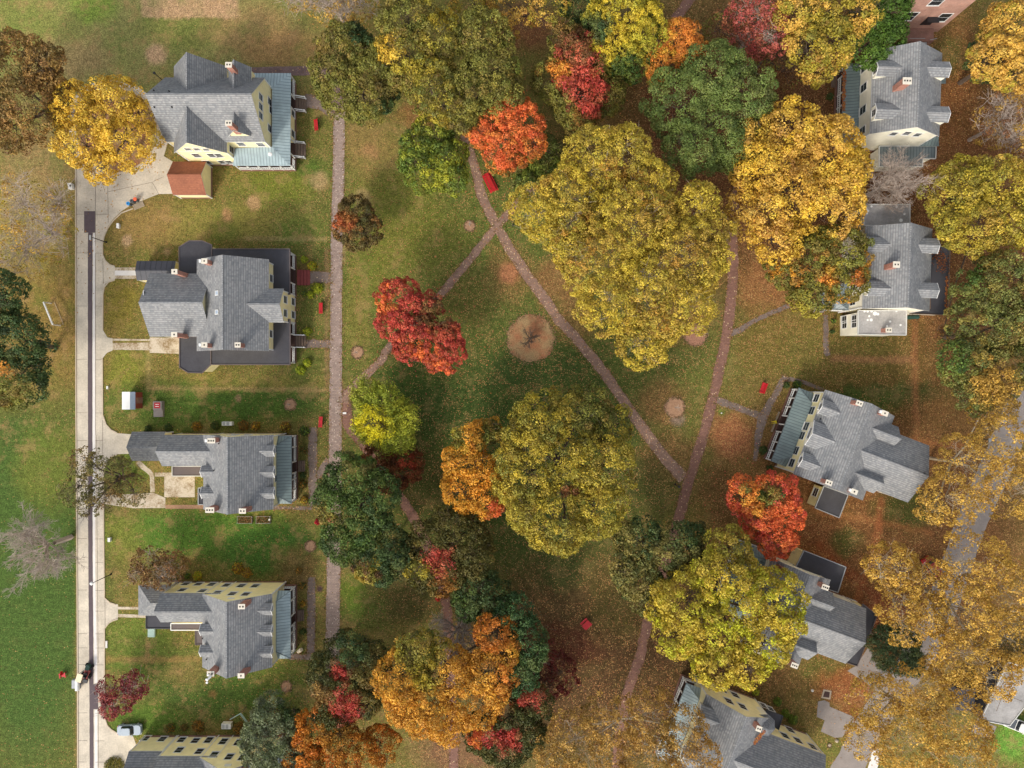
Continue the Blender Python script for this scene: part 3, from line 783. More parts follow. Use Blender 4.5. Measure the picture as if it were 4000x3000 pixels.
h.flat([(905,490),(995,560),(870,876),(790,850)],3.7,'flat_dark',trim='flat_brown')
h.porch('W',(150,100),(0,520),m1['W'],mat='metal_teal_green',nposts=7)
for y_ in ((300,330),(245,470)): h.dormer(m1,'W',y_,2.3,1.3,.6,9.3)
for q,zt in (((440,297),11.4),((674,388),10.9),((250,780),11.2),((483,873),10.9)): h.chimney(q,zt,1.2,.8,3)
# ---- east house 5
h=House('frame_house','grey roofed yellow house at the bottom edge with a dark awning on its windowed side','house',(2600,2550,1.814),(700,700),-20.6)
x0,x1,y0,y1=h.rect((290,292),(750,458),7.2)
ytop=h.L((290,292),7.2)[1]
m1=h.gable(None,None,7.2,10.8,'y',oh=.15,rect=(x0,x1,ytop-13.5,ytop))
a=h.L((1135,727),7.0); b=h.L((745,576),7.0)
EW=h.gable(None,None,7.0,10.3,'x',oh=.15,rect=(m1['xm'],a[0],a[1]-9.5,(a[1]+b[1])/2))
h.win('N',m1['N'],[(400,263),(492,300)],1.1,1.9); h.win('N',m1['N'],[(448,343),(545,382)],1.1,1.9)
h.win('N',m1['N'],[(695,375),(742,398)],1.0,1.6)
h.win('N',EW['N'],[(882,547),(845,588),(937,622),(1042,667)],1.1,1.8)
h.porch('W',(150,215),(-60,760),m1['W'],mat='metal_teal',nposts=8)
h.dormer(m1,'W',(240,445),2.6,1.3,.6,9.0); h.dormer(m1,'W',(130,740),2.6,1.3,.6,9.0)
h.chimney((662,540),11.2,.9,.9,2)
h.flat([(712,405),(830,447),(800,543),(720,490)],4.6,'flat_dark',wall=None,trim='black_metal')
x,y=h.L((715,538),8.3); m=MB(); m.cyl(x,y,4,7.2,1.6,n=8); obj('turret_wall',m,'cream_pale',h.root); m=MB(); m.cyl(x,y,7.2,8.6,1.9,.1,n=8); obj('turret_roof',m,'shingle_dark',h.root)
h.litter((625,640),(700,555),8.3,9.4,w=.3,n=120); h.litter((232,480),(300,650),4.6,w=.25,n=120)
# ---- brick building, north east
h=House('brick_building','tall red brick building with white sash windows at the top edge','building',(3000,0,2.212),(1465,275),0,group=None)
xr,yb=0.0,0.0; xl=-11.0; ht=11.5
m=MB(); m.box(xl,xr,yb,yb+14,0,ht); obj('wall',m,'brick_wall',h.root)
m=MB(); m.box(xl-.2,xr+.2,yb-.2,yb+14.2,ht,ht+.3); obj('flat_roof',m,'flat_dark',h.root)
m=MB(); m.box(xl-.25,xr+.25,yb-.3,yb-.2,ht-.3,ht+.35); obj('cornice',m,'white',h.root)
for q in ((1225,140),(1515,150),(1465,8),(1130,20)): h.win('S',yb,[q],1.6,2.4)
m=MB(); m.box(-4.6,-2.7,yb-.9,yb-.002,4.6,4.8); m.box(-4.5,-2.8,yb-.1,yb-.003,2.4,4.5); obj('door_canopy',m,'black_metal',h.root)
m=MB(); m.box(-6.0,-1.4,yb-2.2,yb-.01,0,1.2); o=obj('entrance_steps',m,'brick_base',h.root)
m=MB(); m.box(-3.4,-2.4,yb-2.6,yb-2.21,0,.9); m.bar((-6,-2.2,2.1),(-3.4,-2.2,2.1),.08); m.bar((-2.4,-2.3,1.8),(-1.4,-2.2,2.1),.08); obj('handrail',m,'metal_grey',h.root)
# ---- flat roofed building, south east
h=House('flat_roofed_building','low dark walled building with cracked grey flat roof by the white truck','building',(3200,2400,1.587),(1000,655),0,group=None)
h.flat([(1000,655),(1170,295),(1600,420),(1560,560),(1330,500),(1180,690)],4.4,'flat_grey',wall='flat_dark',trim='fascia',inset=.15)
m=MB()
for (a,b) in (((1040,560),(1180,380)),((1160,500),(1260,540)),((1185,350),(1260,420)),((1100,600),(1150,470))):
    P=h.L(a,4.4); Q=h.L(b,4.4); m.bar((*P,4.37),(*Q,4.37),.09,.03)
obj('roof_cracks',m,'joint',h.root)
h=House('shed','dark blue black shed with ribbed roof partly under golden branches','shed',(3200,2400,1.587),(900,600),0,group=None)
h.root.rotation_euler=(0,0,0)
x0,x1,y0,y1=h.rect((850,455),(960,600),2.6)
m=MB(); m.box(x0+.2,x1-.2,y0+.2,y1-.2,0,2.5); obj('wall',m,'flat_dark',h.root)
m=MB(); m.face([(x0,y0,2.5),(x1,y0,2.5),(x1,y1,3.0),(x0,y1,3.0)]); m.face([(x0,y0,2.42),(x0,y1,2.92),(x1,y1,2.92),(x1,y0,2.42)]); obj('roof',m,'metal_black',h.root)
# ---------------------------------------------------------------- ground
def OG(x,y,z=0.0): return G(x*OV,y*OV,z)
PAINT=[ # x,y,rx,ry,colour,alpha,litter,(overview pixels)
(300,80,420,200,(128,124,72),1,.05),(1100,600,620,420,(88,96,44),1,.45),(1100,1000,420,330,(68,80,36),.95,.45),
(1700,300,520,420,(100,66,42),.95,.7),(1350,1450,420,260,(80,58,38),.95,.6),(1900,1150,420,420,(112,76,46),.95,.7),(2100,500,250,420,(110,72,44),.9,.7),  # lower-centre patch: brown litter, also darkened in its colour for vignette and shade
(1800,760,200,110,(100,92,44),.8,.6),(1900,850,150,60,(96,78,40),.7,.5),
(60,1250,190,560,(70,90,40),1,.03),(60,700,190,190,(128,106,56),.95,.1),(70,480,150,130,(134,118,64),.9,.12),(110,1010,90,110,(104,108,46),.7,.05),
(30,60,160,90,(120,122,62),.8,.0),(400,60,110,60,(108,112,54),.8,.0),(200,10,60,40,(112,134,52),.8,.0),(540,60,110,60,(138,112,72),.8,.08),(620,110,120,50,(140,108,68),.8,.12),
(150,130,100,50,(146,122,84),.7,.0),(450,170,120,40,(112,108,56),.7,.0),(90,350,120,70,(140,118,78),.7,.05),
(460,480,220,40,(122,114,56),1,.06),(640,500,60,30,(92,102,44),.8,.03),(310,480,90,60,(140,112,66),.7,.08),(600,400,90,50,(108,112,44),.9,.03),(670,370,40,30,(78,96,38),.8,.0),
(262,660,40,60,(120,108,46),.9,.05),(500,830,260,24,(118,108,54),.9,.05),(270,800,50,60,(118,118,48),.9,.05),(400,880,200,60,(78,98,40),.95,.03),(560,870,160,40,(66,90,36),.9,.03),(660,780,50,60,(88,92,42),.8,.08),
(660,580,40,25,(120,96,56),.7,.1),(690,250,30,60,(96,96,44),.9,.05),
(275,1020,60,50,(96,108,44),.9,.03),(450,1010,110,40,(110,106,48),.7,.03),(420,1150,230,60,(78,108,40),.95,.04),(580,1190,140,70,(62,92,36),.95,.06),(260,1160,60,60,(112,114,50),.8,.02),(640,1230,60,50,(112,84,52),.7,.15),
(300,1380,90,60,(98,110,46),.9,.02),(330,1430,120,30,(96,112,46),.9,.03),(480,1480,220,90,(70,90,38),.95,.14),(400,1450,60,40,(120,104,58),.7,.02),(310,1560,110,40,(80,104,38),.9,.02),(600,1430,80,60,(84,90,40),.8,.25),
(850,450,110,180,(108,108,46),.9,.25),(940,520,90,90,(98,100,42),.8,.4),(800,320,70,70,(132,110,64),.8,.2),(800,600,60,80,(104,104,44),.8,.2),(900,250,60,30,(128,92,54),.8,.5),
(770,700,40,100,(112,106,50),.8,.15),(870,830,80,50,(62,80,34),.9,.25),(790,1000,30,40,(78,96,36),.8,.1),
(1000,640,70,80,(92,90,42),.7,.7),(1100,590,60,70,(120,88,54),.6,.9),(1200,610,60,60,(132,92,60),.7,.95),(1250,690,60,60,(130,92,56),.6,.9),(1150,800,160,60,(62,78,36),.9,.6),
(1000,880,140,70,(58,76,34),.9,.35),(1460,760,90,50,(70,78,34),.8,.6),(1480,690,50,60,(118,84,50),.6,.8),
(1650,620,70,70,(136,94,58),.9,.75),(1640,740,60,80,(106,92,44),.7,.75),(1750,700,100,40,(116,98,50),.6,.6),
(1430,870,60,60,(120,88,54),.7,.95),(1440,990,70,60,(118,88,52),.7,.9),(1580,940,60,60,(142,92,60),.95,.9),(1560,1080,60,80,(96,72,42),.8,.6),(1400,1050,60,90,(74,74,36),.7,.6),
(1200,1300,110,100,(80,64,38),.8,.6),(1200,1400,110,60,(96,56,40),.8,.5),(1330,1300,70,100,(84,74,38),.8,.6),(790,1320,60,50,(84,92,40),.8,.2),(760,1280,30,50,(88,110,36),.7,.1),(900,1300,90,50,(74,70,36),.8,.5),
(930,1050,80,90,(70,70,34),.8,.45),(1100,1500,60,100,(60,52,34),.8,.4),(1000,1620,120,60,(118,86,62),.9,.7),
(2060,880,90,60,(120,88,50),.8,.6),(1850,870,100,40,(78,88,38),.8,.3),(1960,1100,80,50,(74,84,38),.8,.3),(1900,850,160,26,(66,78,36),.8,.3),(1830,1170,50,30,(72,80,38),.7,.3),(1210,1230,60,50,(66,76,36),.7,.4),(1750,1180,60,60,(112,72,44),.8,.6),(1880,1020,60,30,(128,84,50),.7,.7),
(1780,1450,70,40,(88,88,40),.8,.3),(1830,1480,80,40,(140,78,48),.7,.8),(1900,1330,60,60,(122,66,42),.8,.7),(2190,1600,50,60,(98,136,52),1,.0),(1840,1550,50,40,(132,72,44),.7,.7),
(2070,200,60,200,(118,78,44),.8,.6),(2050,120,40,50,(84,84,40),.7,.3),(1450,200,60,160,(96,56,40),.8,.7),(1130,60,90,60,(118,76,50),.9,.6),(1600,100,60,80,(96,58,40),.8,.5)]
TRACKS=[([(320,838),(500,840),(705,842)],5,(150,124,82)),([(530,515),(705,517)],5,(150,130,86)),([(230,1425),(430,1424)],8,(140,112,66)),([(318,740),(322,835)],6,(150,132,80)),([(1800,775),(1975,778)],9,(146,104,72)),([(1975,640),(1980,1000)],8,(140,92,58)),([(1880,940),(2100,968)],8,(146,96,58)),([(1700,1090),(2010,1150)],9,(142,94,56)),([(1905,1080),(1890,1200),(1830,1340)],9,(146,88,54)),([(1770,1180),(1960,1350)],14,(128,70,44)),([(590,1330),(600,1400)],10,(140,112,70)),([(318,1380),(318,1425)],5,(142,118,72)),([(730,240),(730,320),(742,560)],7,(150,126,86)),([(706,540),(706,830)],5,(128,100,70)),
([(170,560),(168,1650)],6,(126,104,60))]
SPOTS=[(205,1315,4,(132,112,68)),(450,1330,22,(100,112,48)),(337,118,26,(182,146,112)),(410,10,100,(176,140,106)),(548,437,18,(168,134,96)),(275,520,14,(168,138,104)),(490,465,16,(160,118,84)),(360,545,10,(160,128,90)),(800,330,22,(150,114,74)),(690,390,22,(164,134,96)),(783,425,22,(152,130,84)),(515,860,8,(140,112,84)),(420,1245,14,(126,112,64)),(1465,905,18,(134,112,96)),(1560,890,10,(96,110,46)),(1100,590,26,(164,108,76)),(620,1500,8,(150,116,70)),(495,1560,12,(122,86,54)),(460,1500,10,(122,92,54)),(690,1180,6,(100,96,44))]
def build_ground():
    x0,x1,y0,y1=-104,104,-78,78; st=0.4
    nx=int((x1-x0)/st)+1; ny=int((y1-y0)/st)+1
    X,Y=np.meshgrid(np.linspace(x0,x1,nx),np.linspace(y0,y1,ny))
    OX=(X/S0+2000)/OV; OY=(1500-Y/S0)/OV
    # wobble so painted patches have natural outlines
    wob=lambda a,b,s:np.sin(OX/a+1.3*np.sin(OY/b*1.1+s))*np.cos(OY/b*0.9+1.7*np.sin(OX/a*1.3-s))
    WX=OX+9*wob(23,19,.5)+5*wob(9,11,2); WY=OY+9*wob(21,25,3.5)+5*wob(10,8,5)
    col=np.zeros(X.shape+(3,)); col[:]=lin((108,100,50))[:3]; lit=np.full(X.shape,.3)
    for (cx,cy,rx,ry,c,a,l) in PAINT:
        d=np.sqrt(((WX-cx)/rx)**2+((WY-cy)/ry)**2)
        w=a*np.clip((1.15-d)/0.6,0,1); w=w*w*(3-2*w/ max(a,1e-3)) if False else w
        w3=w[...,None]; col=col*(1-w3)+np.array(lin(c)[:3])*w3; lit=lit*(1-w)+l*w
    tint=np.clip(.75-lit*1.0,0.15,.7)
    g=np.clip((180-OX)/25,0,1)*np.clip((OY-950)/100,0,1); tint=tint*(1-.9*g)
    def segd(px,py,a,b):
        ax,ay=a; bx,by=b; dx,dy=bx-ax,by-ay; t=np.clip(((px-ax)*dx+(py-ay)*dy)/(dx*dx+dy*dy+1e-9),0,1)
        return np.hypot(px-ax-t*dx,py-ay-t*dy)
    SX=OX+2.5*wob(7,6,1); SY=OY+2.5*wob(6,7,4)
    for pts,w_,c in TRACKS:
        d=np.min([segd(SX,SY,pts[i],pts[i+1]) for i in range(len(pts)-1)],axis=0)
        w=(np.clip((w_*1.25-d)/(w_*.9),0,1)*.75)[...,None]; col=col*(1-w)+np.array(lin(c)[:3])*w
    for (cx,cy,r_,c) in SPOTS:
        yy=.42 if r_==100 else 1.0
        if r_==100: d=np.maximum(np.abs(SX-cx)/ (r_*1.08),np.abs(SY-cy)/(r_*.3))*r_
        else: d=np.hypot(SX-cx,(SY-cy))
        w=(np.clip((r_-d)/(r_*(.12 if r_==100 else .5))+.2,0,1)*.85)[...,None]; col=col*(1-w)+np.array(lin(c)[:3])*w
        lit=lit*(1-w[...,0])
    n=nx*ny
    V=np.zeros((n+4,3),dtype=np.float32); V[:n,0]=X.ravel(); V[:n,1]=Y.ravel()
    far=900; V[n:]=[(-far,-far,0),(far,-far,0),(far,far,0),(-far,far,0)]
    idx=np.arange(n).reshape(ny,nx)
    F=np.stack([idx[:-1,:-1],idx[:-1,1:],idx[1:,1:],idx[1:,:-1]],axis=-1).reshape(-1,4)
    edges=[idx[0,:],idx[:,-1],idx[-1,::-1],idx[::-1,0]]
    faces=F.tolist(); cor=[n,n+1,n+2,n+3]
    for k in range(4):
        e=edges[k]; faces.append([cor[k],cor[(k+1)%4]]+[int(i) for i in e[::-1]])
    me=bpy.data.meshes.new('ground'); me.from_pydata(V.tolist(),[],faces)
    a=me.attributes.new('Col','FLOAT_COLOR','POINT'); c=np.ones((n+4,4),dtype=np.float32); c[:,:3]=lin((100,86,48))[:3]; c[:n,:3]=col.reshape(-1,3); a.data.foreach_set('color',c.ravel())
    for nm,arr in (('Lit',lit),('Tint',tint)):
        a=me.attributes.new(nm,'FLOAT','POINT'); v=np.full(n+4,.3,dtype=np.float32); v[:n]=arr.ravel(); a.data.foreach_set('value',v)
    me.materials.append(M['ground_mat']); me.update()
    o=bpy.data.objects.new('ground',me); COL.objects.link(o); tag(o,kind='structure')
build_ground()

EDGEP=[]
def ribbon(name,pts,w,mat,z=0.02,jit=0.09,px=True,struct=True,step=0.5):
    """pts in source pixels (ground), w metres or list"""
    P=[np.array(G(*p)) for p in pts] if px else [np.array(p) for p in pts]
    ws=w if isinstance(w,(list,tuple)) else [w]*len(P)
    out=[]
    for i in range(len(P)-1):
        L_=np.linalg.norm(P[i+1]-P[i]); k=max(1,int(L_/step))
        for j in range(k):
            t_=j/k
            # catmull-rom
            p0=P[max(i-1,0)];p1=P[i];p2=P[i+1];p3=P[min(i+2,len(P)-1)]
            q=0.5*((2*p1)+(-p0+p2)*t_+(2*p0-5*p1+4*p2-p3)*t_**2+(-p0+3*p1-3*p2+p3)*t_**3) if len(P)>2 else p1+(p2-p1)*t_
            out.append((q,ws[i]+(ws[i+1]-ws[i])*t_))
    out.append((P[-1],ws[-1]))
    A=[];B=[]; ja=jb=0
    for i,(q,ww) in enumerate(out):
        a=out[max(i-1,0)][0]; b=out[min(i+1,len(out)-1)][0]; d=b-a; d=d/ (np.linalg.norm(d)+1e-9); nrm=np.array([-d[1],d[0]])
        ja=ja*.5+random.uniform(-jit,jit); jb=jb*.5+random.uniform(-jit,jit)
        A.append(q+nrm*(ww/2+ja)); B.append(q-nrm*(ww/2+jb))
    if mat in('path_brick','path_brick_dark','path_main','path_grey'): EDGEP.extend(A+B)
    m=MB()
    for i in range(len(A)-1):
        m.face([(*B[i],z),(*B[i+1],z),(*A[i+1],z),(*A[i],z)])
    o=obj(name,m,mat)
    if struct: tag(o,kind='structure')
    return o
def slab(name,poly,mat,z=0.02,ov=False,struct=True,thick=False):
    P=[(OG(*p) if ov else G(*p)) for p in poly]
    ar=sum(P[i][0]*P[(i+1)%len(P)][1]-P[(i+1)%len(P)][0]*P[i][1] for i in range(len(P)))
    if ar<0: P=P[::-1]
    m=MB(); m.prism(P,-.05,z) if thick else m.face([(x,y,z) for x,y in P]); o=obj(name,m,mat)
    if struct: tag(o,kind='structure')
    return o
# paths
ribbon('path',[(1326,430),(1324,560),(1322,700),(1315,1000),(1312,1450),(1309,1820),(1303,2250),(1298,2620)],[2.0,2.0,2.0,2.0,2.1,2.2,2.35,2.4],'path_main',.03,.05)
ribbon('path',[(1210,274),(1260,282),(1300,330),(1326,440)],[1.5,1.7,2.2,2.0],'path_asphalt',.022)
ribbon('path',[(930,280),(1080,278),(1220,276)],1.55,'path_asphalt',.024,.04)
ribbon('path',[(1345,1575),(1363,1531),(1489,1409),(1525,1351),(1702,1170),(1801,1057),(1923,905),(2027,790),(2090,720)],[1.9,1.5,1.35,1.3,1.3,1.35,1.4,1.3,1.3],'path_brick',.021)
ribbon('path',[(1790,470),(1845,620),(1878,750),(1905,812),(1941,885),(1996,980),(2059,1075),(2122,1162),(2185,1251),(2226,1295),(2334,1423),(2389,1499),(2497,1653),(2588,1775),(2670,1872)],[1.3,1.5,1.7,1.6,1.6,1.75,1.75,1.75,1.75,1.7,1.7,1.75,1.8,1.9,2.0],'path_brick',.024)
ribbon('path',[(1352,1520),(1352,1600),(1365,1668),(1417,1735),(1480,1835),(1553,1924),(1620,2033),(1690,2180),(1740,2340),(1755,2500),(1762,2700),(1769,2900),(1775,3050)],[1.2,1.8,1.9,1.6,1.5,1.5,1.7,1.7,1.7,1.7,1.7,1.7,1.7],'path_brick_dark',.018)
ribbon('path',[(2740,-60),(2650,60),(2585,150)],1.7,'path_brick_dark',.017)
ribbon('path',[(2900,640),(2870,800),(2861,881),(2863,1044),(2858,1152),(2845,1265),(2827,1369),(2808,1450),(2787,1545),(2750,1694),(2710,1820),(2683,1906),(2651,2028),(2600,2200),(2530,2430),(2500,2565),(2449,2715),(2420,2900),(2410,3050)],1.75,'path_brick_dark',.026)
ribbon('path',[(2850,1300),(2890,1290),(2931,1261),(3000,1229),(3090,1190)],[1.3,.9,.8,.8,.8],'path_grey',.019)
ribbon('path',[(3225,1230),(3228,1375),(3235,1390)],[.9,.9,.9],'path_grey',.019)
ribbon('path',[(2790,1560),(2886,1594),(2975,1630)],[1.3,1.1,1.5],'path_grey',.02)
ribbon('path',[(3068,1470),(3019,1558),(2978,1640),(2954,1750),(2948,1800)],[.9,1.2,1.7,.9,.7],'path_grey',.023)
ribbon('path',[(3060,1478),(3135,1492),(3215,1525)],[.9,.7,.5],'path_grey',.016)
ribbon('path',[(1190,395),(1250,405),(1305,450)],[2.4,2.2,1.2],'path_grey',.019)
ribbon('path',[(1205,1083),(1300,1085)],[2.0,2.0],'path_grey',.02); ribbon('path',[(1192,1343),(1295,1343)],[1.4,1.4],'path_grey',.02)
ribbon('path',[(1222,1670),(1222,1820),(1221,1985)],[1.4,1.5,1.4],'path_grey',.02); ribbon('path',[(1070,1983),(1238,1985)],[.6,.6],'path_grey',.017); ribbon('path',[(1238,1870),(1262,1830),(1288,1800)],[.9,1.4,1.8],'path_grey',.018)
ribbon('path',[(1218,2255),(1215,2400),(1215,2560)],[1.3,1.3,1.4],'path_grey',.02); ribbon('path',[(1130,2567),(1218,2567)],[.9,.9],'path_grey',.017)
# west road
EDGE_R=[(392,860),(398,1000),(400,1400),(402,1700),(406,2100),(408,2500),(410,2800)]
slab('road',[(296,560),(296,1000),(297.5,1600),(302,2200),(304,2600),(305,3200),(560,3200),(560,2990),(520,2875),(456,2861),(436,2850),(420,2834),(409,2800),(409,2452),(425,2432),(461,2418),(461,2361),(430,2354),(409,2335),(406,2100),(404,1835),(415,1807),(434,1782),(458,1774),(520,1772),(520,1697),(458,1692),(434,1679),(415,1658),(403,1620),(401,1500),(401,1400),(418,1378),(440,1369),(440,1322),(420,1318),(403,1290),(402,1130),(412,1108),(449,1092),(449,1042),(430,1036),(412,1020),(402,995),(400,950),(408,915),(421,885),(443,855),(475,825),(513,800),(560,782),(620,758),(690,757),(690,640),(640,610),(655,560),(640,450),(600,385),(540,340),(440,310),(340,330),(280,390),(262,470),(275,540)],'concrete',.02)
def arc(cx,cy,rx,ry,a0,a1,n=24): return [(cx+rx*math.cos(R(a0+(a1-a0)*i/n)),cy+ry*math.sin(R(a0+(a1-a0)*i/n))) for i in range(n+1)]
slab('planting_bed',arc(455,510,152,162,0,360,40),'mulch_dark',.045)
m=MB(); pts=[G(*p) for p in arc(455,510,156,166,0,360,48)]
for i in range(48): m.bar((*pts[i],.07),(*pts[i+1],.07),.2,.16)
tag(obj('kerb',m,'kerb'),kind='structure')
for line in ([(296.5,640),(297,1000),(298,1600),(302,2200),(304,2600),(305,3200)],[(520,815),(475,832),(443,862),(421,892),(408,922),(401,955),(402,995),(412,1018),(430,1035),(449,1040)],[(449,1094),(424,1102),(408,1122),(403,1150),(402,1290)],[(401,1400),(402,1620),(415,1658),(434,1679),(458,1691)],[(458,1776),(434,1784),(415,1809),(405,1840),(406,2100),(409,2335),(430,2354),(452,2361)],[(461,2418),(440,2425),(425,2434),(409,2455),(409,2800),(420,2834),(436,2850),(456,2862)]):
    m=MB(); P=[G(*p) for p in line]
    for i in range(len(P)-1): m.bar((*P[i],.05),(*P[i+1],.05),.18,.14)
    tag(obj('kerb',m,'kerb'),kind='structure')
ribbon('road_strip',[(354,909),(352.5,1000),(352.5,1600),(354,2200),(357,2600),(358.5,3000),(359,3200)],[.78,.78,.78,.76,.74,.68,.68],'asphalt_strip',.03,.02)
slab('road_patch',[(329,825),(372,825),(372,909),(329,909)],'asphalt_strip',.034)
slab('road_patch',[(363,2672),(384,2672),(384,2770),(363,2770)],'asphalt_strip',.031)
ribbon('gutter_strip',[(368,911),(367,1400),(368,2200),(374,2590),(375,2668)],[.3,.42,.42,.5,.5],'concrete_white',.028,.01)
ribbon('gutter_strip',[(375,2772),(376,3200)],[.5,.5],'concrete_white',.028,.01)
m=MB()
def jl(a,b,w=.05):
    P=G(*a); Q=G(*b); m.bar((*P,.03),(*Q,.03),w,.016)
for y in (837,988,1195,1404,1612,1720,2104,2196,2305,2386,2475,2530,2596,2668,2785,2893,2976): 
    jl((298,y),(341,y+random.uniform(-1,1))); 
    if y!=837: jl((373,y+1),(401+max(0,(y-1800))*.007,y+1))
for a,b in (((373,700),(373,960)),((420,640),(423,870)),((373,990),(374,1700)),((376,1700),(384,2590)),((402,1010),(404,1110)),((401,1640),(402,1830)),((420,750),(595,712)),((595,712),(620,757)),((598,709),(640,690)),((372,837),(420,837)),((410,2340),(411,2450)),((384,2780),(385,3000))): jl(a,b)
for yy in (620,700,1250): 
    pass
tag(obj('road_joints',m,'joint'),kind='structure')
# drives
slab('driveway',[(449,1045),(536,1045),(536,1089),(449,1089)],'concrete_old',.026)
slab('driveway',[(449,1057),(536,1057),(536,1076),(449,1076)],'concrete_white',.034)
slab('driveway',[(440,1323),(585,1325),(585,1332),(440,1331)],'concrete_old',.026); slab('driveway',[(440,1340),(585,1338),(585,1368),(440,1366)],'concrete_old',.026)
slab('patio',[(585,1318),(700,1320),(700,1382),(585,1378)],'concrete_old',.027)
slab('driveway',[(404,1933),(477,1932),(600,1925),(646,1945),(647,1984),(520,1985),(404,1968)],'concrete_old',.026)
slab('driveway',[(646,1972),(795,1972),(795,1987),(646,1987)],'straw',.02)
slab('patio',[(642,1846),(700,1858),(761,1860),(761,1942),(642,1942)],'concrete_old',.027); slab('patio',[(605,1846),(673,1846),(673,1861),(605,1861)],'concrete_old',.025)
ribbon('garden_path',[(538,1803),(560,1825),(592,1853),(594,1890),(596,1923)],.8,'concrete_old',.026,.04)
slab('driveway',[(461,2370),(545,2371),(545,2381),(461,2380)],'concrete_old',.026); slab('driveway',[(461,2398),(570,2402),(570,2413),(461,2411)],'concrete_old',.026)
# east street
ribbon('street',[(4060,1450),(3990,1590),(3905,1790),(3800,2030),(3740,2200),(3660,2420),(3560,2600),(3420,2800),(3290,3040),(3200,3200)],[5.5,5.5,5.5,5.3,5.3,5.3,5.3,5.2,5.2,5.2],'concrete_grey',.02,.1)
slab('driveway',[(3263,2590),(3310,2620),(3345,2600),(3390,2530),(3440,2590),(3570,2700),(3480,2780),(3400,2680),(3380,2665)],'concrete_grey',.024)
slab('driveway',[(3206,2857),(3240,2760),(3335,2800),(3335,2820),(3290,2879),(3262,2882)],'concrete_grey',.026)
slab('driveway',[(3195,2740),(3220,2735),(3240,2745),(3243,2800),(3225,2815),(3190,2800)],'concrete_grey',.028)
ribbon('street_edge',[(3430,2920),(3380,3100)],1.6,'concrete_white',.03,.05)
slab('drain_pad',[(3216,2692),(3248,2698),(3243,2732),(3207,2726)],'tan_stone',.06)
slab('drain_grate',[(3221,2699),(3241,2703),(3238,2725),(3214,2721)],'deck',.075)
# mulch rings
RINGS=[]
for (x,y,r_,mt) in ((1835,883,21,'straw'),(1396,1377,24,'straw'),(2073,1322,92,'mulch_dark'),(2718,1308,44,'mulch'),(2635,1592,39,'straw'),(1134,1580,22,'straw'),(1212,2133,21,'straw'),(1119,2681,21,'straw'),(1249,2300,11,'deck'),(3240,2912,8,'tan_stone')):
    n=72; P=[]
    for i in range(n):
        a=2*math.pi*i/n; rr=r_*(1+.03*math.sin(3*a+x)+.02*math.sin(7*a+y)+random.uniform(-.035,.035)); P.append((x+rr*math.cos(a),y+rr*math.sin(a)))
    slab('mulch_ring',P,mt,.035); RINGS.append((x,y,r_))
# ---------------------------------------------------------------- trees
GOLD=[(222,184,66),(208,172,60),(228,194,80),(196,158,58),(206,178,70)]
GOLDOR=[(214,174,78),(202,160,70),(220,184,86),(194,148,66),(208,168,80)]
OLIVE=[(128,126,56),(116,116,52),(142,132,58),(104,108,48),(138,118,58)]
OLIVEY=[(166,152,54),(150,140,54),(178,156,52),(134,130,54),(158,136,54)]
YELOL=[(198,176,62),(182,162,62),(206,178,70),(164,152,58),(194,162,70)]
GREEN=[(88,110,48),(76,98,44),(104,122,54),(66,90,42),(112,124,52)]
DGREEN=[(78,96,52),(68,88,48),(90,106,56),(62,82,46),(100,110,60)]
LIME=[(190,190,48),(206,200,44),(170,178,44),(150,166,48),(212,204,52)]
RED=[(198,82,66),(208,96,76),(182,70,60),(192,102,72),(168,76,60)]
ORRED=[(224,114,62),(230,132,70),(212,102,60),(218,138,64),(200,120,58)]
ORANGE=[(218,140,60),(206,126,56),(224,154,64),(192,122,54),(212,156,64)]
RUST=[(136,92,56),(124,84,50),(146,102,60),(112,82,50),(136,106,60)]
BROWNOR=[(150,116,64),(138,104,58),(162,128,68),(124,104,60),(144,122,68)]
TAN=[(196,158,70),(178,140,62),(206,168,76),(164,130,60),(186,150,64)]
GREYG=[(116,124,88),(100,110,74),(134,140,100),(88,100,66),(110,116,72)]
BURG=[(136,48,56),(122,42,50),(148,60,66),(112,50,52),(140,76,74)]
PINK=[(180,92,80),(166,78,72),(192,108,92),(150,76,64),(186,110,84)]
BRONZE=[(132,104,60),(144,112,66),(120,92,54),(150,108,70),(112,98,58)]
def dirs(n,zmin=-0.3):
    out=[]
    z=rng.uniform(zmin,1,n); a=rng.uniform(0,2*math.pi,n); r_=np.sqrt(1-z*z)
    return np.stack([r_*np.cos(a),r_*np.sin(a),z],1)
FALL=[]
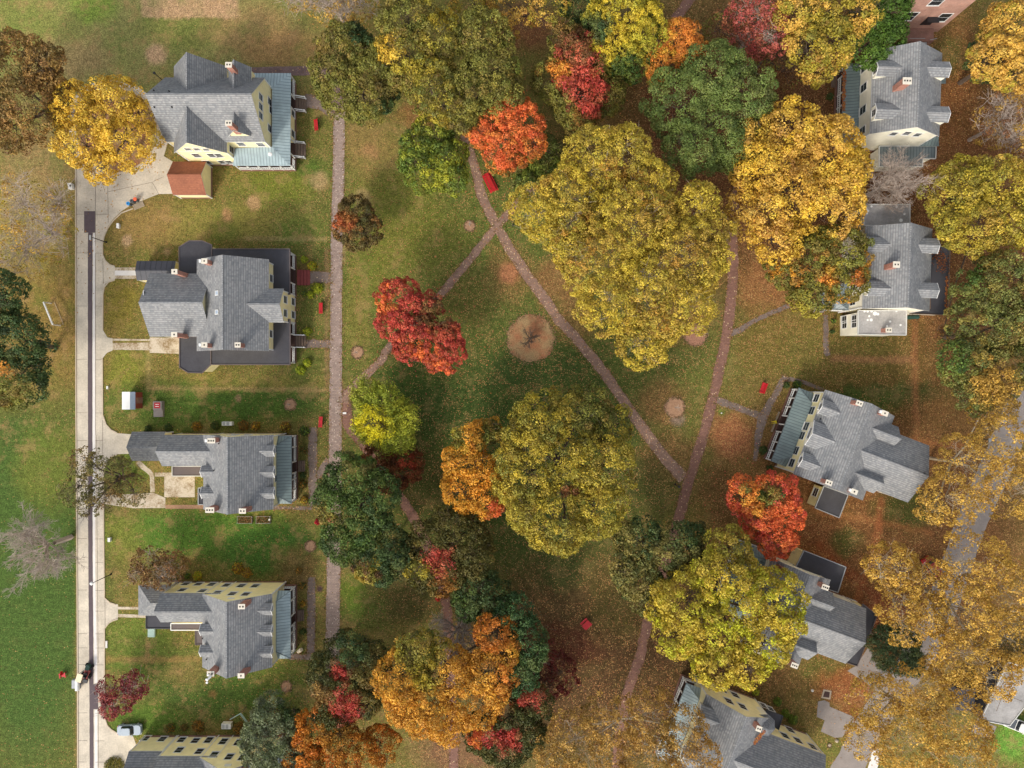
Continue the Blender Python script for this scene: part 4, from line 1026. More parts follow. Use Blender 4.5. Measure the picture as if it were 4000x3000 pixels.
def tree(name,label,lobes,top,pal,rc=1.0,size=.34,cover=1.25,per=52,spots=(),bark='bark',cat='tree',sparse=0.0,limbs=0.6,zmin=-.35,flat=.8,group='autumn trees on the green',fringe=0,cone=0,under=None):
    """lobes (x,y,r[,drop]) in overview pixels at crown height"""
    L=[]
    for lb in lobes:
        x,y,r_=lb[:3]; drop=lb[3] if len(lb)>3 else 0
        tp=top-drop; r_*=1.03; rv=min(r_*OV*S0*.88*flat,tp*.44); zc=tp-rv
        wx,wy=OG(x,y,zc+rv*.25); rw=r_*OV*S0*(H-zc)/H
        L.append((np.array([wx,wy,zc]),rw,rv))
    W=sum(l[1]**2 for l in L); cx=sum(l[0][0]*l[1]**2 for l in L)/W; cy=sum(l[0][1]*l[1]**2 for l in L)/W
    size*=.84; per=int(per*1.3); cover*=1.15; FALL.append((cx,cy,max(l[1] for l in L)+math.sqrt(len(L))*1.2,pal))
    root=empty(name,(cx,cy,0)); tag(root,label,cat,group)
    base=np.array([cx,cy,0.0]); pal=np.array([lin(c)[:3] for c in pal])
    C=[];D=[];K=[]
    for li,(c,rw,rv) in enumerate(L):
        A=2*math.pi*rw*rw*1.25; n=int(A*cover/(math.pi*rc*rc))+6
        for layer,(f,m_) in enumerate(((1.0,1.0),(0.72,.45))):
            d=dirs(int(n*m_),zmin)
            ph=rng.uniform(0,6.28,4)
            bump=1+.10*np.sin(3*d[:,0]*2+ph[0])*np.cos(4*d[:,1]+ph[1])+.07*np.sin(7*d[:,1]+ph[2]+5*d[:,0])+rng.normal(0,.045,len(d))
            if cone: p=c+np.stack([d[:,0]*rw*(1-np.clip(d[:,2],0,1)*.35),d[:,1]*rw*(1-np.clip(d[:,2],0,1)*.35),d[:,2]*rv*1.4],1)*(f*bump)[:,None]
            else: p=c+d*np.array([rw-rc*.55,rw-rc*.55,rv-rc*.3])*(f*bump)[:,None]
            keep=np.ones(len(p),bool)
            for lj,(c2,rw2,rv2) in enumerate(L):
                if lj==li: continue
                q=(p-c2)/np.array([rw2,rw2,rv2]); keep&=(np.sum(q*q,1)>.42)
            if sparse: keep&=rng.uniform(0,1,len(p))>sparse
            if fringe: keep&=np.ones(len(p),bool)
            C.append(p[keep]); D.append(d[keep]); K.append(np.full(keep.sum(),layer))
    C=np.concatenate(C); D=np.concatenate(D); K=np.concatenate(K)
    C[:,2]=np.maximum(C[:,2],1.6)
    n=len(C)
    # clump colours: smooth regions plus chance
    ph=rng.uniform(0,6.28,6)
    reg=.5+.5*np.sin(C[:,0]*.45+ph[0]+np.sin(C[:,1]*.4+ph[1]))*np.cos(C[:,1]*.38+ph[2]+C[:,2]*.3)
    t=np.clip(reg*.75+rng.uniform(-.3,.45,n),0,.999)*(len(pal)-1)
    i0=t.astype(int); fr=(t-i0)[:,None]; cc=pal[i0]*(1-fr)+pal[np.minimum(i0+1,len(pal)-1)]*fr
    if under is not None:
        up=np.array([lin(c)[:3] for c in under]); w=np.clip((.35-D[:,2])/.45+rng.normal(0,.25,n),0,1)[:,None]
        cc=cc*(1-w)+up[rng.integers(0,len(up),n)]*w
    for (sx,sy,sr,scols) in spots:
        sc=np.array([lin(c)[:3] for c in scols])
        k=(H-C[:,2])/H*S0; ox=(C[:,0]/k+2000)/OV; oy=(1500-C[:,1]/k)/OV
        d=np.hypot(ox-sx,oy-sy)/sr+rng.normal(0,.16,n); w=np.clip((1.1-d)/.25,0,1)[:,None]
        cc=cc*(1-w)+sc[rng.integers(0,len(sc),n)]*w
    cc=cc*rng.uniform(.8,1.18,n)[:,None]; odd=rng.uniform(0,1,n)<.07; cc[odd]*=np.array([.72,.66,.8])
    # leaves of each clump on a dome
    rr=rc*rng.uniform(.7,1.25,n)
    idx=np.repeat(np.arange(n),np.where(K==0,per,int(per*.75)))
    m_=len(idx); v=rng.normal(0,1,(m_,3)); v/=np.linalg.norm(v,axis=1,keepdims=True); v=v+D[idx]*.7; v/=np.linalg.norm(v,axis=1,keepdims=True)
    rad=rng.uniform(.4,1.0,m_)**.45
    P=C[idx]+v*(rr[idx]*rad)[:,None]*np.array([1,1,.75])
    if fringe:
        out=C[idx]-np.array([cx,cy,0]); out[:,2]=0; out/=np.linalg.norm(out,axis=1,keepdims=True)+1e-6
        P=P+out*(rng.uniform(0,1,m_)**2*fringe)[:,None]
    Q=leafcloud(P,v,size)
    col=cc[idx]*rng.uniform(.78,1.22,m_)[:,None]; col[:,0]*=rng.uniform(.95,1.06,m_); col[:,2]*=rng.uniform(.8,1.2,m_)
    quads('crown',Q,'leaves',np.clip(col,0,.9),None)
    crown=bpy.context.scene.objects[-1] if False else COL.objects[-1]
    crown.data.transform(__import__('mathutils').Matrix.Translation((-cx,-cy,0))); crown.parent=root
    # trunk and limbs
    segs=[]; mr=max(l[1] for l in L); tr=(.10+top*.018)*(.62 if bark=='bark_pale' else 1)
    fork=top*.33; segs.append(((0,0,0),(0,0,fork*.5),tr*1.25,tr)); segs.append(((0,0,fork*.5),(.1,.05,fork),tr,tr*.85))
    f0=np.array([.1,.05,fork])
    for (c,rw,rv) in L:
        t0=c-base; p=f0; tgt=t0-np.array([0,0,rv*.35]); r0=tr*.7
        for s_ in range(3):
            q=f0+(tgt-f0)*(s_+1)/3+rng.normal(0,.25,3); segs.append((tuple(p),tuple(q),r0,r0*.75)); p=q; r0*=.75
        nb=int(4+rw*limbs*2.2)
        for d in dirs(nb,-.1):
            p1=p; r1=r0*.62; end=t0+d*np.array([rw,rw,rv])*rng.uniform(.75,.97)
            prev=p1
            for s_ in range(4):
                q=p1+(end-p1)*((s_+1)/4)+rng.normal(0,.28,3)*(1 if s_<3 else .3)
                segs.append((tuple(prev),tuple(q),r1,r1*.68))
                if limbs>=.6:
                    for _ in range(2 if limbs<1 else 4):
                        dd=rng.normal(0,1,3); dd[2]=abs(dd[2])*.7; dd/=np.linalg.norm(dd); L2=rng.uniform(.8,1.9)
                        e=q+dd*L2; segs.append((tuple(q),tuple(e),r1*.5,r1*.22))
                        if limbs>=1:
                            for _k in range(2):
                                d3=dd+rng.normal(0,.6,3); d3/=np.linalg.norm(d3); segs.append((tuple(e),tuple(e+d3*L2*.8),r1*.24,r1*.08))
                prev=q; r1*=.68
    segs=[(a,b,max(r0,.02),max(r1,.012)) for a,b,r0,r1 in segs]
    segmesh('trunk',segs,bark,root)
    return root
def baretree(name,label,x,y,r_,top,bark='bark_grey',base=None,n0=9,depth=4,cat='bare tree',thin=.012,group=None,flat=.5,len0=None):
    """leafless tree whose crown is seen at overview (x,y)"""
    zc=top*.65; wx,wy=OG(x,y,zc); rw=r_*OV*S0*(H-zc)/H
    root=empty(name,(wx,wy,0)); tag(root,label,cat,group)
    segs=[]; tr=.12+top*.016; fork=top*.28
    segs.append(((0,0,0),(0,0,fork),tr*1.3,tr))
    def grow(p,d,L_,r0,dep):
        k=3; q=p
        for s_ in range(k):
            d=d+rng.normal(0,.13,3); d/=np.linalg.norm(d); e=q+d*L_/k; r1=r0*.8
            segs.append((tuple(q),tuple(e),max(r0,thin),max(r1,thin*.7))); q=e; r0=r1
            if dep>0 and s_>=0:
                for _ in range(2 if dep>1 else 3):
                    dd=d+rng.normal(0,.55,3); dd[2]+=.08; dd/=np.linalg.norm(dd); grow(q,dd,L_*rng.uniform(.45,.68),r0*.55,dep-1)
    for i in range(n0):
        a=2*math.pi*i/n0+rng.uniform(-.3,.3); el=rng.uniform(.25,1.2); d=np.array([math.cos(a)*math.cos(el),math.sin(a)*math.cos(el),math.sin(el)])
        grow(np.array([0,0,fork+rng.uniform(0,top*.15)]),d,(len0 or rw)*rng.uniform(.55,.75),tr*.5,depth-1)
    segmesh('branches',segs,bark,root,4)
    return root
T=tree
T('brown_tree','tall brownish orange tree cut by the left edge beside the golden tree',[(20,160,85),(50,240,75),(85,130,45),(10,270,50,2),(95,190,50,2)],15,BROWNOR+[(110,104,56)],.9,.32,1.15,sparse=.12)
T('golden_tree','bright golden tree in the looped concrete drive of the top left house',[(158,225,52),(245,215,52),(170,300,55),(270,300,60),(292,250,38,1),(215,355,38,2),(210,250,45)],13,GOLD,.8,.3,1.2,40)
T('sparse_tree','thin yellow tree showing its grey twigs on the left edge, above the dark green tree',[(40,440,60),(90,500,60),(40,540,60),(120,430,35,2)],11,TAN+OLIVEY,.8,.28,.8,20,sparse=.55,limbs=1.2,bark='bark_grey')
T('dark_tree','dark green tree on the left edge beside the white metal goal',[(0,640,48),(38,740,62),(20,820,62),(60,790,40,2),(-20,700,60)],14,DGREEN,1.0,.34,spots=[(20,850,40,OLIVE),(5,800,14,ORANGE)])
T('olive_tree','round brown olive tree at the north end of the long brick walk',[(745,110,62),(800,160,65),(745,190,62),(795,215,48),(720,150,50)],14,OLIVE+[(110,106,54),(132,112,58)],.8,.3,1.35,spots=[(780,75,30,DGREEN),(850,230,30,DGREEN)])
T('olive_tree','large olive yellow tree between the round olive tree and the gap of leaf litter',[(880,40,60),(880,120,62),(940,80,58),(930,180,60),(965,220,45,1)],16,OLIVE+OLIVEY[:3],.85,.3,1.35,spots=[(838,105,26,GOLD),(880,150,22,OLIVEY)])
T('olive_tree','large olive green tree west of the red centred maple at the top',[(1045,75,58),(1060,150,62),(1010,200,52),(1080,200,45,1),(1000,250,35,2)],16,OLIVE+[(104,112,44)],.85,.3,1.35)
T('yellow_tree','thin golden tree at the top edge above the two olive trees',[(1020,-5,50),(1110,5,60),(1180,15,45),(1060,40,30,3)],12,GOLDOR+OLIVEY,.8,.3,.9,34,sparse=.3)
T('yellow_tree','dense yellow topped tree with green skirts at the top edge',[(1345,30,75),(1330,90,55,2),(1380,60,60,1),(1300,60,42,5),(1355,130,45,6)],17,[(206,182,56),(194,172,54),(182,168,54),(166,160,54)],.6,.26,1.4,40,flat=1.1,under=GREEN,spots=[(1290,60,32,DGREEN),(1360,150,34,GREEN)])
T('green_tree','small dark green tree at the top edge, left of the yellow topped tree',[(1255,15,42),(1275,75,34)],9,DGREEN+OLIVE[:1],.8,.3)
T('red_maple','red centred maple ringed by olive green leaves',[(1255,130,58),(1250,190,58),(1230,95,45,2),(1200,170,48,3),(1300,200,48,3),(1255,240,48,2)],14,OLIVE+[(150,104,48)],.85,.3,1.35,spots=[(1225,170,26,RED),(1270,190,40,RED),(1260,130,38,RED),(1270,230,24,RED),(1245,100,42,RUST+RED[3:]),(1215,150,26,ORANGE)])
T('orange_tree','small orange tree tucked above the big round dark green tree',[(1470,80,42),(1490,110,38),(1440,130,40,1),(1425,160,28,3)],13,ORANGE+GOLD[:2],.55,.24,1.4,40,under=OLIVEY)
T('big_green_tree','big round dark green tree with cauliflower clumps',[(1540,170,75),(1600,210,72),(1480,220,78),(1545,270,88),(1500,320,60),(1590,320,55,1)],16,[(122,136,68),(110,126,62),(98,116,56),(134,144,76),(90,110,54)],1.05,.25,1.2,100)
T('pink_tree','pinkish red tree at the top edge showing bare twigs',[(1645,20,55),(1670,70,45),(1620,90,40,3),(1600,40,35,3)],13,PINK+RUST[:2],.8,.3,1,34,sparse=.25,limbs=.9,bark='bark_grey')
T('russet_tree','dull russet green tree under the pinkish tree, north of the big round green tree',[(1690,110,55),(1700,150,45),(1560,60,40)],8,RUST+OLIVE,.9,.3,.9,30,sparse=.3)
T('gold_tree','golden tree at the top edge left of the brick building',[(1730,30,55),(1800,20,60),(1800,90,52),(1750,100,50),(1860,20,45),(1770,150,34,3)],15,GOLDOR[:3]+OLIVEY,.95,.32,1.2)
T('green_tree','bright dark green tree between the golden tree and the brick building',[(1880,60,52),(1920,80,42),(1880,110,40),(1930,20,35)],11,[(84,112,40),(72,98,38),(96,122,44)],.9,.32)
T('gold_tree','orange gold tree in the top right corner',[(2190,60,58),(2160,120,50),(2200,150,45),(2150,150,35,2)],14,GOLDOR+OLIVEY[:2],.9,.32)
T('low_evergreen','low dark green bush tree under the top right gold tree',[(2140,130,45)],5,DGREEN,.8,.3)
T('thin_tree','thin tan tree on the right edge beside the top right house',[(2180,230,50),(2150,270,45),(2200,290,40)],11,TAN+RUST,.8,.3,.9,28,sparse=.4,limbs=1.0,bark='bark_grey')
T('yellow_green_tree','full yellow green tree on the right edge beside the bare tree',[(2090,400,62),(2060,420,55),(2150,400,65),(2180,470,65),(2110,490,62),(2060,480,35)],14,OLIVEY+YELOL,.95,.32)
T('mixed_tree','dull green and tan tree on the right edge beside the spotted roof house',[(2130,640,62),(2170,600,55),(2120,700,62),(2190,700,60),(2090,780,58),(2170,800,60),(2120,840,50)],14,[(120,124,62),(104,112,58),(140,132,66),(150,128,60),(92,104,56)],.95,.32,spots=[(2060,780,40,GREEN),(2100,600,30,GREEN),(2150,830,50,TAN)])
T('big_golden_tree','big golden orange tree between the dark green tree and the bare tree',[(1720,290,72),(1790,330,75),(1650,360,62),(1710,420,78),(1790,440,75),(1640,460,60),(1830,380,48),(1680,520,50,1),(1620,400,40,3),(1630,290,40,2)],17,GOLD[:4]+GOLDOR,1.0,.34,1.15,56)
T('olive_orange_maple','olive maple with orange flecks against the west side of the spotted roof house',[(1760,560,62),(1820,540,60),(1830,600,48,1),(1760,630,48,2),(1700,580,42,3)],15,OLIVEY[:2]+OLIVE+[(188,132,52),(200,146,50)],.85,.32,1.3,spots=[(1850,600,14,ORANGE),(1790,600,20,ORANGE)])
baretree('bare_tree','leafless grey brown tree between the two top right houses',1935,390,88,13,n0=12,thin=.016)
SYC=dict(bark='bark_pale',limbs=.7)
T('sycamore','upper of the two huge speckled yellow sycamores in the middle of the green',[(1290,340,68),(1350,330,60),(1230,420,60),(1160,450,58,2),(1400,400,60),(1180,490,40,4),(1230,480,52)],19,YELOL[:4]+[(160,140,60),(184,140,60)],.7,.27,1.45,34,bark='bark_pale',limbs=.6)
T('sycamore','largest speckled yellow sycamore standing in the centre of the green',[(1370,480,95),(1470,560,92),(1300,560,88),(1400,620,95),(1320,650,70),(1480,660,62),(1390,740,55,3),(1540,500,45,3),(1430,700,50,2),(1240,540,46,2),(1510,440,46,2),(1520,560,50,2)],21,YELOL+[(160,140,60),(184,140,60)],.7,.27,1.45,34,bark='bark_pale',limbs=.6)
T('green_tree','green tree with yellow tips west of the orange red maple',[(935,290,42),(900,320,40),(960,340,45),(920,370,45),(975,385,35),(890,345,30)],11,[(110,128,48),(92,112,46),(150,154,48),(80,100,44),(172,168,50)],.8,.3)
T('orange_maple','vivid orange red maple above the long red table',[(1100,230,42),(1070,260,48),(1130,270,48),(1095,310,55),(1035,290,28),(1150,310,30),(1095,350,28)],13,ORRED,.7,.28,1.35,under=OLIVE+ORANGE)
T('green_tree','small dull green tree between the orange red maple and the sycamore',[(1170,350,40),(1150,400,38),(1185,320,28)],8,[(110,128,60),(124,120,66),(134,150,54),(90,108,52)],.8,.3)
T('scarlet_maple','scarlet maple over the diagonal brick path',[(862,648,48),(850,695,42),(905,725,50),(955,755,48),(925,660,30,1),(880,750,32,1),(965,720,28)],11,RED+ORRED[:2],.6,.26,1.4,44,spots=[(945,680,42,RUST+[(150,60,46)]),(830,660,22,ORRED)])
T('russet_maple','small brown and orange maple on the brick walk between the two top left houses',[(768,460,38),(750,490,34),(790,495,34),(768,515,26)],8,[(108,96,54),(124,98,54),(92,90,50),(140,100,52)],.6,.27,spots=[(745,480,24,[(176,98,56),(160,104,54)])])
T('ginkgo','bright lime yellow ginkgo beside the path junction',[(797,855,32,2),(826,872,34,1),(815,912,42),(862,905,34,2),(848,936,34,2),(862,945,26,3)],11,[(164,168,58),(148,158,56),(180,180,58)],.5,.24,1.3,36,fringe=1.1,spots=[(808,915,30,[(220,206,40),(212,200,44)])])
T('green_maple','large dark green maple over the lower brick walk',[(760,1040,58),(800,1080,62),(730,1085,52),(770,1130,60),(740,1170,48,1)],14,DGREEN[:3]+GREEN[:3]+[(110,104,54)],.9,.31,1.6,spots=[(700,1110,22,OLIVE+RUST[:1]),(790,1180,36,GREEN)])
T('green_maple','dull green maple touching the lower side of the large dark green maple',[(830,1180,50),(850,1210,42),(800,1215,42),(820,1245,25)],12,DGREEN+[(96,100,50),(120,104,56)],.85,.3,1.3,spots=[(790,1240,30,OLIVEY+RUST[3:])])
T('rust_tree','low rust red tree between the ginkgo and the dark green maple',[(820,995,38),(870,1005,42),(845,1030,34)],6,[(128,74,42),(112,66,38),(142,84,46),(100,70,40)],.7,.28,spots=[(880,1000,22,[(168,74,46)])])
T('orange_maple','yellow orange maple on the west side of the big lower olive tree',[(1020,950,38),(1000,1000,42),(1040,1020,45),(1000,1060,42),(1050,1080,40),(1055,930,28,2)],13,[(214,152,50),(196,146,50),(226,156,56),(180,144,52)],.85,.3,1.2,spots=[(1070,1100,20,ORRED),(990,950,22,OLIVEY),(1060,940,30,OLIVE)])
T('olive_yellow_tree','big olive yellow tree in the lower middle of the green',[(1170,920,68),(1250,910,72,2),(1220,1000,95),(1300,1010,72),(1140,1030,72),(1200,1110,85),(1290,1100,62),(1150,960,60),(1220,1150,48),(1130,1100,45),(1320,920,45,4)],18,OLIVEY+YELOL[:2]+OLIVE[:1],.95,.31,1.15,spots=[(1290,890,60,OLIVE),(1230,1060,18,[(140,92,56)])])
T('dark_maple','dark olive maple with a red patch below the rust tree',[(930,1175,50),(1000,1160,54),(955,1225,60),(915,1230,44),(1022,1205,46),(980,1135,42)],12,[(92,86,42),(104,96,44),(78,78,38),(120,104,48)],.85,.3,1.25,spots=[(950,1215,34,RED),(905,1230,24,OLIVEY),(960,1260,24,[(156,110,50)])])
T('green_tree','dark green tree between the red patched maple and the golden tree',[(1030,1270,45),(1060,1300,48),(1010,1310,34)],11,DGREEN+GREEN[:2],.9,.3)
T('green_tree','tall dark green tree on the east side of the big golden tree',[(1110,1330,42),(1135,1390,48),(1120,1450,48),(1150,1420,30)],13,[(66,92,50),(56,82,46),(80,104,56),(100,112,60)],.9,.3)
T('big_golden_tree','big golden tree with a bare grey top near the bottom of the green',[(870,1470,62),(930,1510,75),(1010,1500,75),(960,1450,60),(900,1410,48,1),(1060,1460,55),(960,1550,55),(880,1530,45),(1070,1370,42,1),(1085,1410,36,1)],15,[(212,156,60),(196,140,54),(220,168,64),(204,150,52),(186,132,54)],.9,.31,1.2,spots=[(910,1400,60,OLIVE+OLIVEY),(1070,1370,42,[(180,112,44),(196,120,44)]),(920,1460,34,OLIVEY),(1090,1470,30,ORANGE)])
baretree('bare_tree','bare grey treetop rising from the north side of the big golden tree',985,1390,66,17,n0=9,thin=.02)
T('dark_maple','dark green and red maple near the bottom left of the green',[(745,1420,52),(790,1440,48),(700,1460,42),(740,1500,55),(720,1540,42),(780,1520,36)],12,[(84,84,42),(68,76,38),(104,96,46),(118,98,48)],.85,.3,1.25,spots=[(735,1450,24,RED),(745,1520,36,RED),(690,1500,26,BROWNOR),(760,1400,34,DGREEN)])
T('orange_tree','loose orange tree at the bottom edge beside the grey green tree',[(680,1580,44),(730,1600,48),(660,1640,48),(770,1640,55),(820,1610,40,2),(720,1660,50),(650,1600,20)],12,[(214,134,44),(200,116,42),(190,130,46),(166,120,48),(150,112,46)],.8,.3,1.1,sparse=.12)
T('grey_green_tree','grey green tree hiding the corner of the bottom left house',[(580,1540,38),(600,1590,55),(565,1620,45),(620,1640,50),(560,1580,34)],12,GREYG,.8,.28,1.35,spots=[(630,1530,32,DGREEN)])
T('red_maple','green maple with scarlet patches below the big golden tree',[(1050,1590,48),(1110,1570,55),(1090,1620,45),(1150,1520,42),(1140,1590,40)],11,[(88,90,44),(74,80,40),(104,98,46)],.85,.3,1.25,spots=[(1055,1590,20,RED),(1032,1590,18,ORRED),(1100,1600,26,RED),(1145,1510,26,RED),(1085,1530,26,[(170,92,54)])])
T('burgundy_tree','small burgundy tree beside the road near the bottom left',[(235,1490,28),(290,1480,28),(260,1510,36),(235,1530,24)],6,BURG+PINK[:2],.55,.24,1.1,28,sparse=.2,limbs=.9,bark='bark_grey')
T('bronze_tree','thin bronze brown tree at the corner of the yellow windowed house',[(320,1215,34),(365,1225,34),(340,1240,34),(300,1240,22)],7,BRONZE,.6,.25,1.1,26,sparse=.2,limbs=.9,bark='bark_grey')
T('roadside_tree','thin dark olive tree overhanging the concrete road',[(180,1000,34),(215,1010,32),(160,1060,34),(225,1070,34,1),(190,1090,26),(280,1060,34,3),(260,1005,22,3)],12,[(120,116,64),(108,106,58),(134,122,68),(136,108,64)],.6,.26,.85,24,sparse=.35,limbs=.8)
baretree('bare_tree','large leafless tree on the green lawn left of the road',62,1192,92,16,n0=9,depth=4,thin=.024)
T('maple','dull green and straw coloured maple at the foot of the east brick path',[(1380,1170,48),(1430,1200,55),(1380,1250,50),(1470,1180,48),(1500,1160,30,2),(1400,1300,34,1),(1350,1230,30)],13,[(112,112,60),(96,104,56),(130,122,64),(148,132,68),(76,92,50)],.85,.3,1.3,spots=[(1400,1140,34,DGREEN),(1480,1150,34,DGREEN)])
T('big_yellow_tree','big yellow green tree covering the front of the half hidden house',[(1575,1190,48,2),(1560,1250,62),(1480,1310,72),(1600,1300,78),(1680,1300,60),(1550,1370,78),(1650,1390,62),(1470,1370,50),(1550,1440,48),(1620,1450,36),(1700,1350,38)],17,YELOL[:3]+LIME[:1]+OLIVEY[:2],.95,.32,1.15,spots=[(1590,1180,46,OLIVEY)])
T('orange_red_maple','orange red maple beside the turned grey roofed house',[(1610,1070,42),(1680,1070,48),(1650,1120,50),(1700,1110,40),(1680,1165,40)],12,ORRED[:3]+RED[:2],.85,.3,1.2,spots=[(1620,1070,26,OLIVE+ORANGE),(1660,1070,24,OLIVE+GREEN),(1640,1100,18,ORANGE)])
T('evergreen','small dark pointed evergreen beside the grey roofed house and street',[(1940,1405,46),(1920,1385,26,1),(1965,1430,26,1)],10,[(96,114,74),(84,102,66),(108,122,78),(130,128,82)],.5,.26,1.5,34,fringe=.7,cone=1)
T('sycamore','golden tan sycamore on the right edge, right of the turned house',[(2100,1010,70),(2170,960,62),(2190,1050,70),(2060,1080,60),(2020,1100,34,3),(2150,880,50,3)],17,TAN,.8,.28,1.05,30,sparse=.27,**SYC)
T('sycamore','golden tan sycamore left of the red car on the street',[(1930,1230,55),(1990,1260,58),(1950,1310,50),(1900,1210,32,2),(2010,1330,42),(1960,1360,40)],15,TAN+GOLDOR[:2],.8,.28,1.1,30,sparse=.26,**SYC)
T('sycamore','broad golden tan sycamore right of the red car on the street',[(2110,1220,70),(2180,1280,75),(2100,1330,75),(2180,1380,70),(2080,1420,60),(2150,1460,55),(2040,1440,40,2)],18,TAN+GOLDOR[:2],.8,.28,1.1,30,sparse=.22,**SYC)
T('sycamore','tan sycamore with white limbs at the bottom edge near the white truck',[(1900,1520,55),(1990,1500,62),(1960,1590,78),(2060,1560,72),(2080,1640,62),(1880,1480,30,3),(1870,1600,40),(2110,1600,42)],17,TAN,.8,.28,1.1,30,sparse=.24,**SYC)
T('sycamore','tan sycamore with white limbs at the bottom edge left of the cropped house',[(1240,1600,60),(1320,1570,62),(1400,1560,62),(1400,1630,70),(1300,1640,70),(1480,1580,52),(1500,1640,55),(1200,1640,45)],16,[(184,144,70),(166,128,62),(196,156,78),(150,118,58),(132,112,52)],.8,.28,1.15,30,sparse=.2,**SYC)
T('dark_red_tree','low dark red tree in the shade below the square red table',[(1180,1430,42),(1210,1460,40),(1185,1480,34)],5,[(112,42,38),(98,40,36),(124,50,42),(96,60,42)],.6,.26,.9,26,sparse=.3)
T('yellow_tree','thin yellow tree at the top edge above the brown olive tree',[(700,0,45),(770,5,45),(740,20,35),(650,-10,35)],8,TAN+[(150,116,60)],.7,.27,.8,22,sparse=.5,limbs=1.0,bark='bark_grey')
T('thin_tree','thin brown tree above the east street on the right edge',[(2200,340,30),(2040,720,18)],8,TAN+RUST,.7,.27,.8,20,sparse=.5)
# saplings in the mulch rings
for i,(x,y,hh,r_) in enumerate(((1835,883,2.2,12),(1396,1377,2.2,12),(2718,1308,4,22),(2635,1592,3,14),(1134,1580,1.6,8),(1119,2681,1.6,8))):
    lb=['young sapling in the straw ring west of the path crossing','young sapling in the straw ring beside the long brick walk','young sapling in the pinkish ring beside the east brick path','young sapling in the straw ring between the two merging paths','young sapling in the straw ring beside the red bench lawn, below the second house','young sapling in the straw ring below the windowed house'][i]
    wx,wy=G(x,y,0); root=empty('sapling',(wx,wy,0)); tag(root,lb,'sapling','saplings in mulch rings')
    segs=[((0,0,0),(.05,0,hh*.5),.06,.045),((.05,0,hh*.5),(.1,.1,hh),.045,.02)]
    for _ in range(14):
        a=rng.uniform(0,6.28); z=rng.uniform(.4,.95)*hh; L_=r_*.02*rng.uniform(.6,1.2)*2; segs.append(((.07,.03,z),(.07+L_*math.cos(a),.03+L_*math.sin(a),z+L_*.6),.02,.012))
    segmesh('stem',segs,'bark_grey',root,4)
baretree('bare_tree','small wispy bare tree in the big round leaf bed at the centre of the green',1145,731,24,3.5,bark='bark',n0=8,depth=3,thin=.02,cat='bare tree')
# shrubs
def shrub(label,x,y,r_,pal,h_=1.0,name='shrub',group='shrubs along the houses',dens=1.0,src=True,asp=1.0):
    wx,wy=G(x,y,h_*.6) if src else OG(x,y,h_*.6); rw=r_*S0; n=int(420*dens*max(.4,rw*rw/ .8)); n=min(n,1800)
    d=dirs(n,0); P=d*np.array([rw*asp,rw,h_])*(rng.uniform(.6,1.05,n)*(1+.12*np.sin(4*d[:,0]+x)*np.cos(5*d[:,1]+y)))[:,None]
    pal=np.array([lin(c)[:3] for c in pal]); c=pal[rng.integers(0,len(pal),n)]*rng.uniform(.75,1.2,n)[:,None]
    o=quads(name,leafcloud(P,d,.2),'leaves',c); o.location=(wx,wy,0); tag(o,label,'shrub',group); return o
YG=[(168,176,44),(150,162,44),(186,184,50),(126,146,44)]; YO=[(190,170,44),(200,150,44)]
RU=[(150,110,50),(176,124,44),(120,92,46),(104,100,48)]; DG=[(60,80,40),(72,92,44),(84,96,42)]
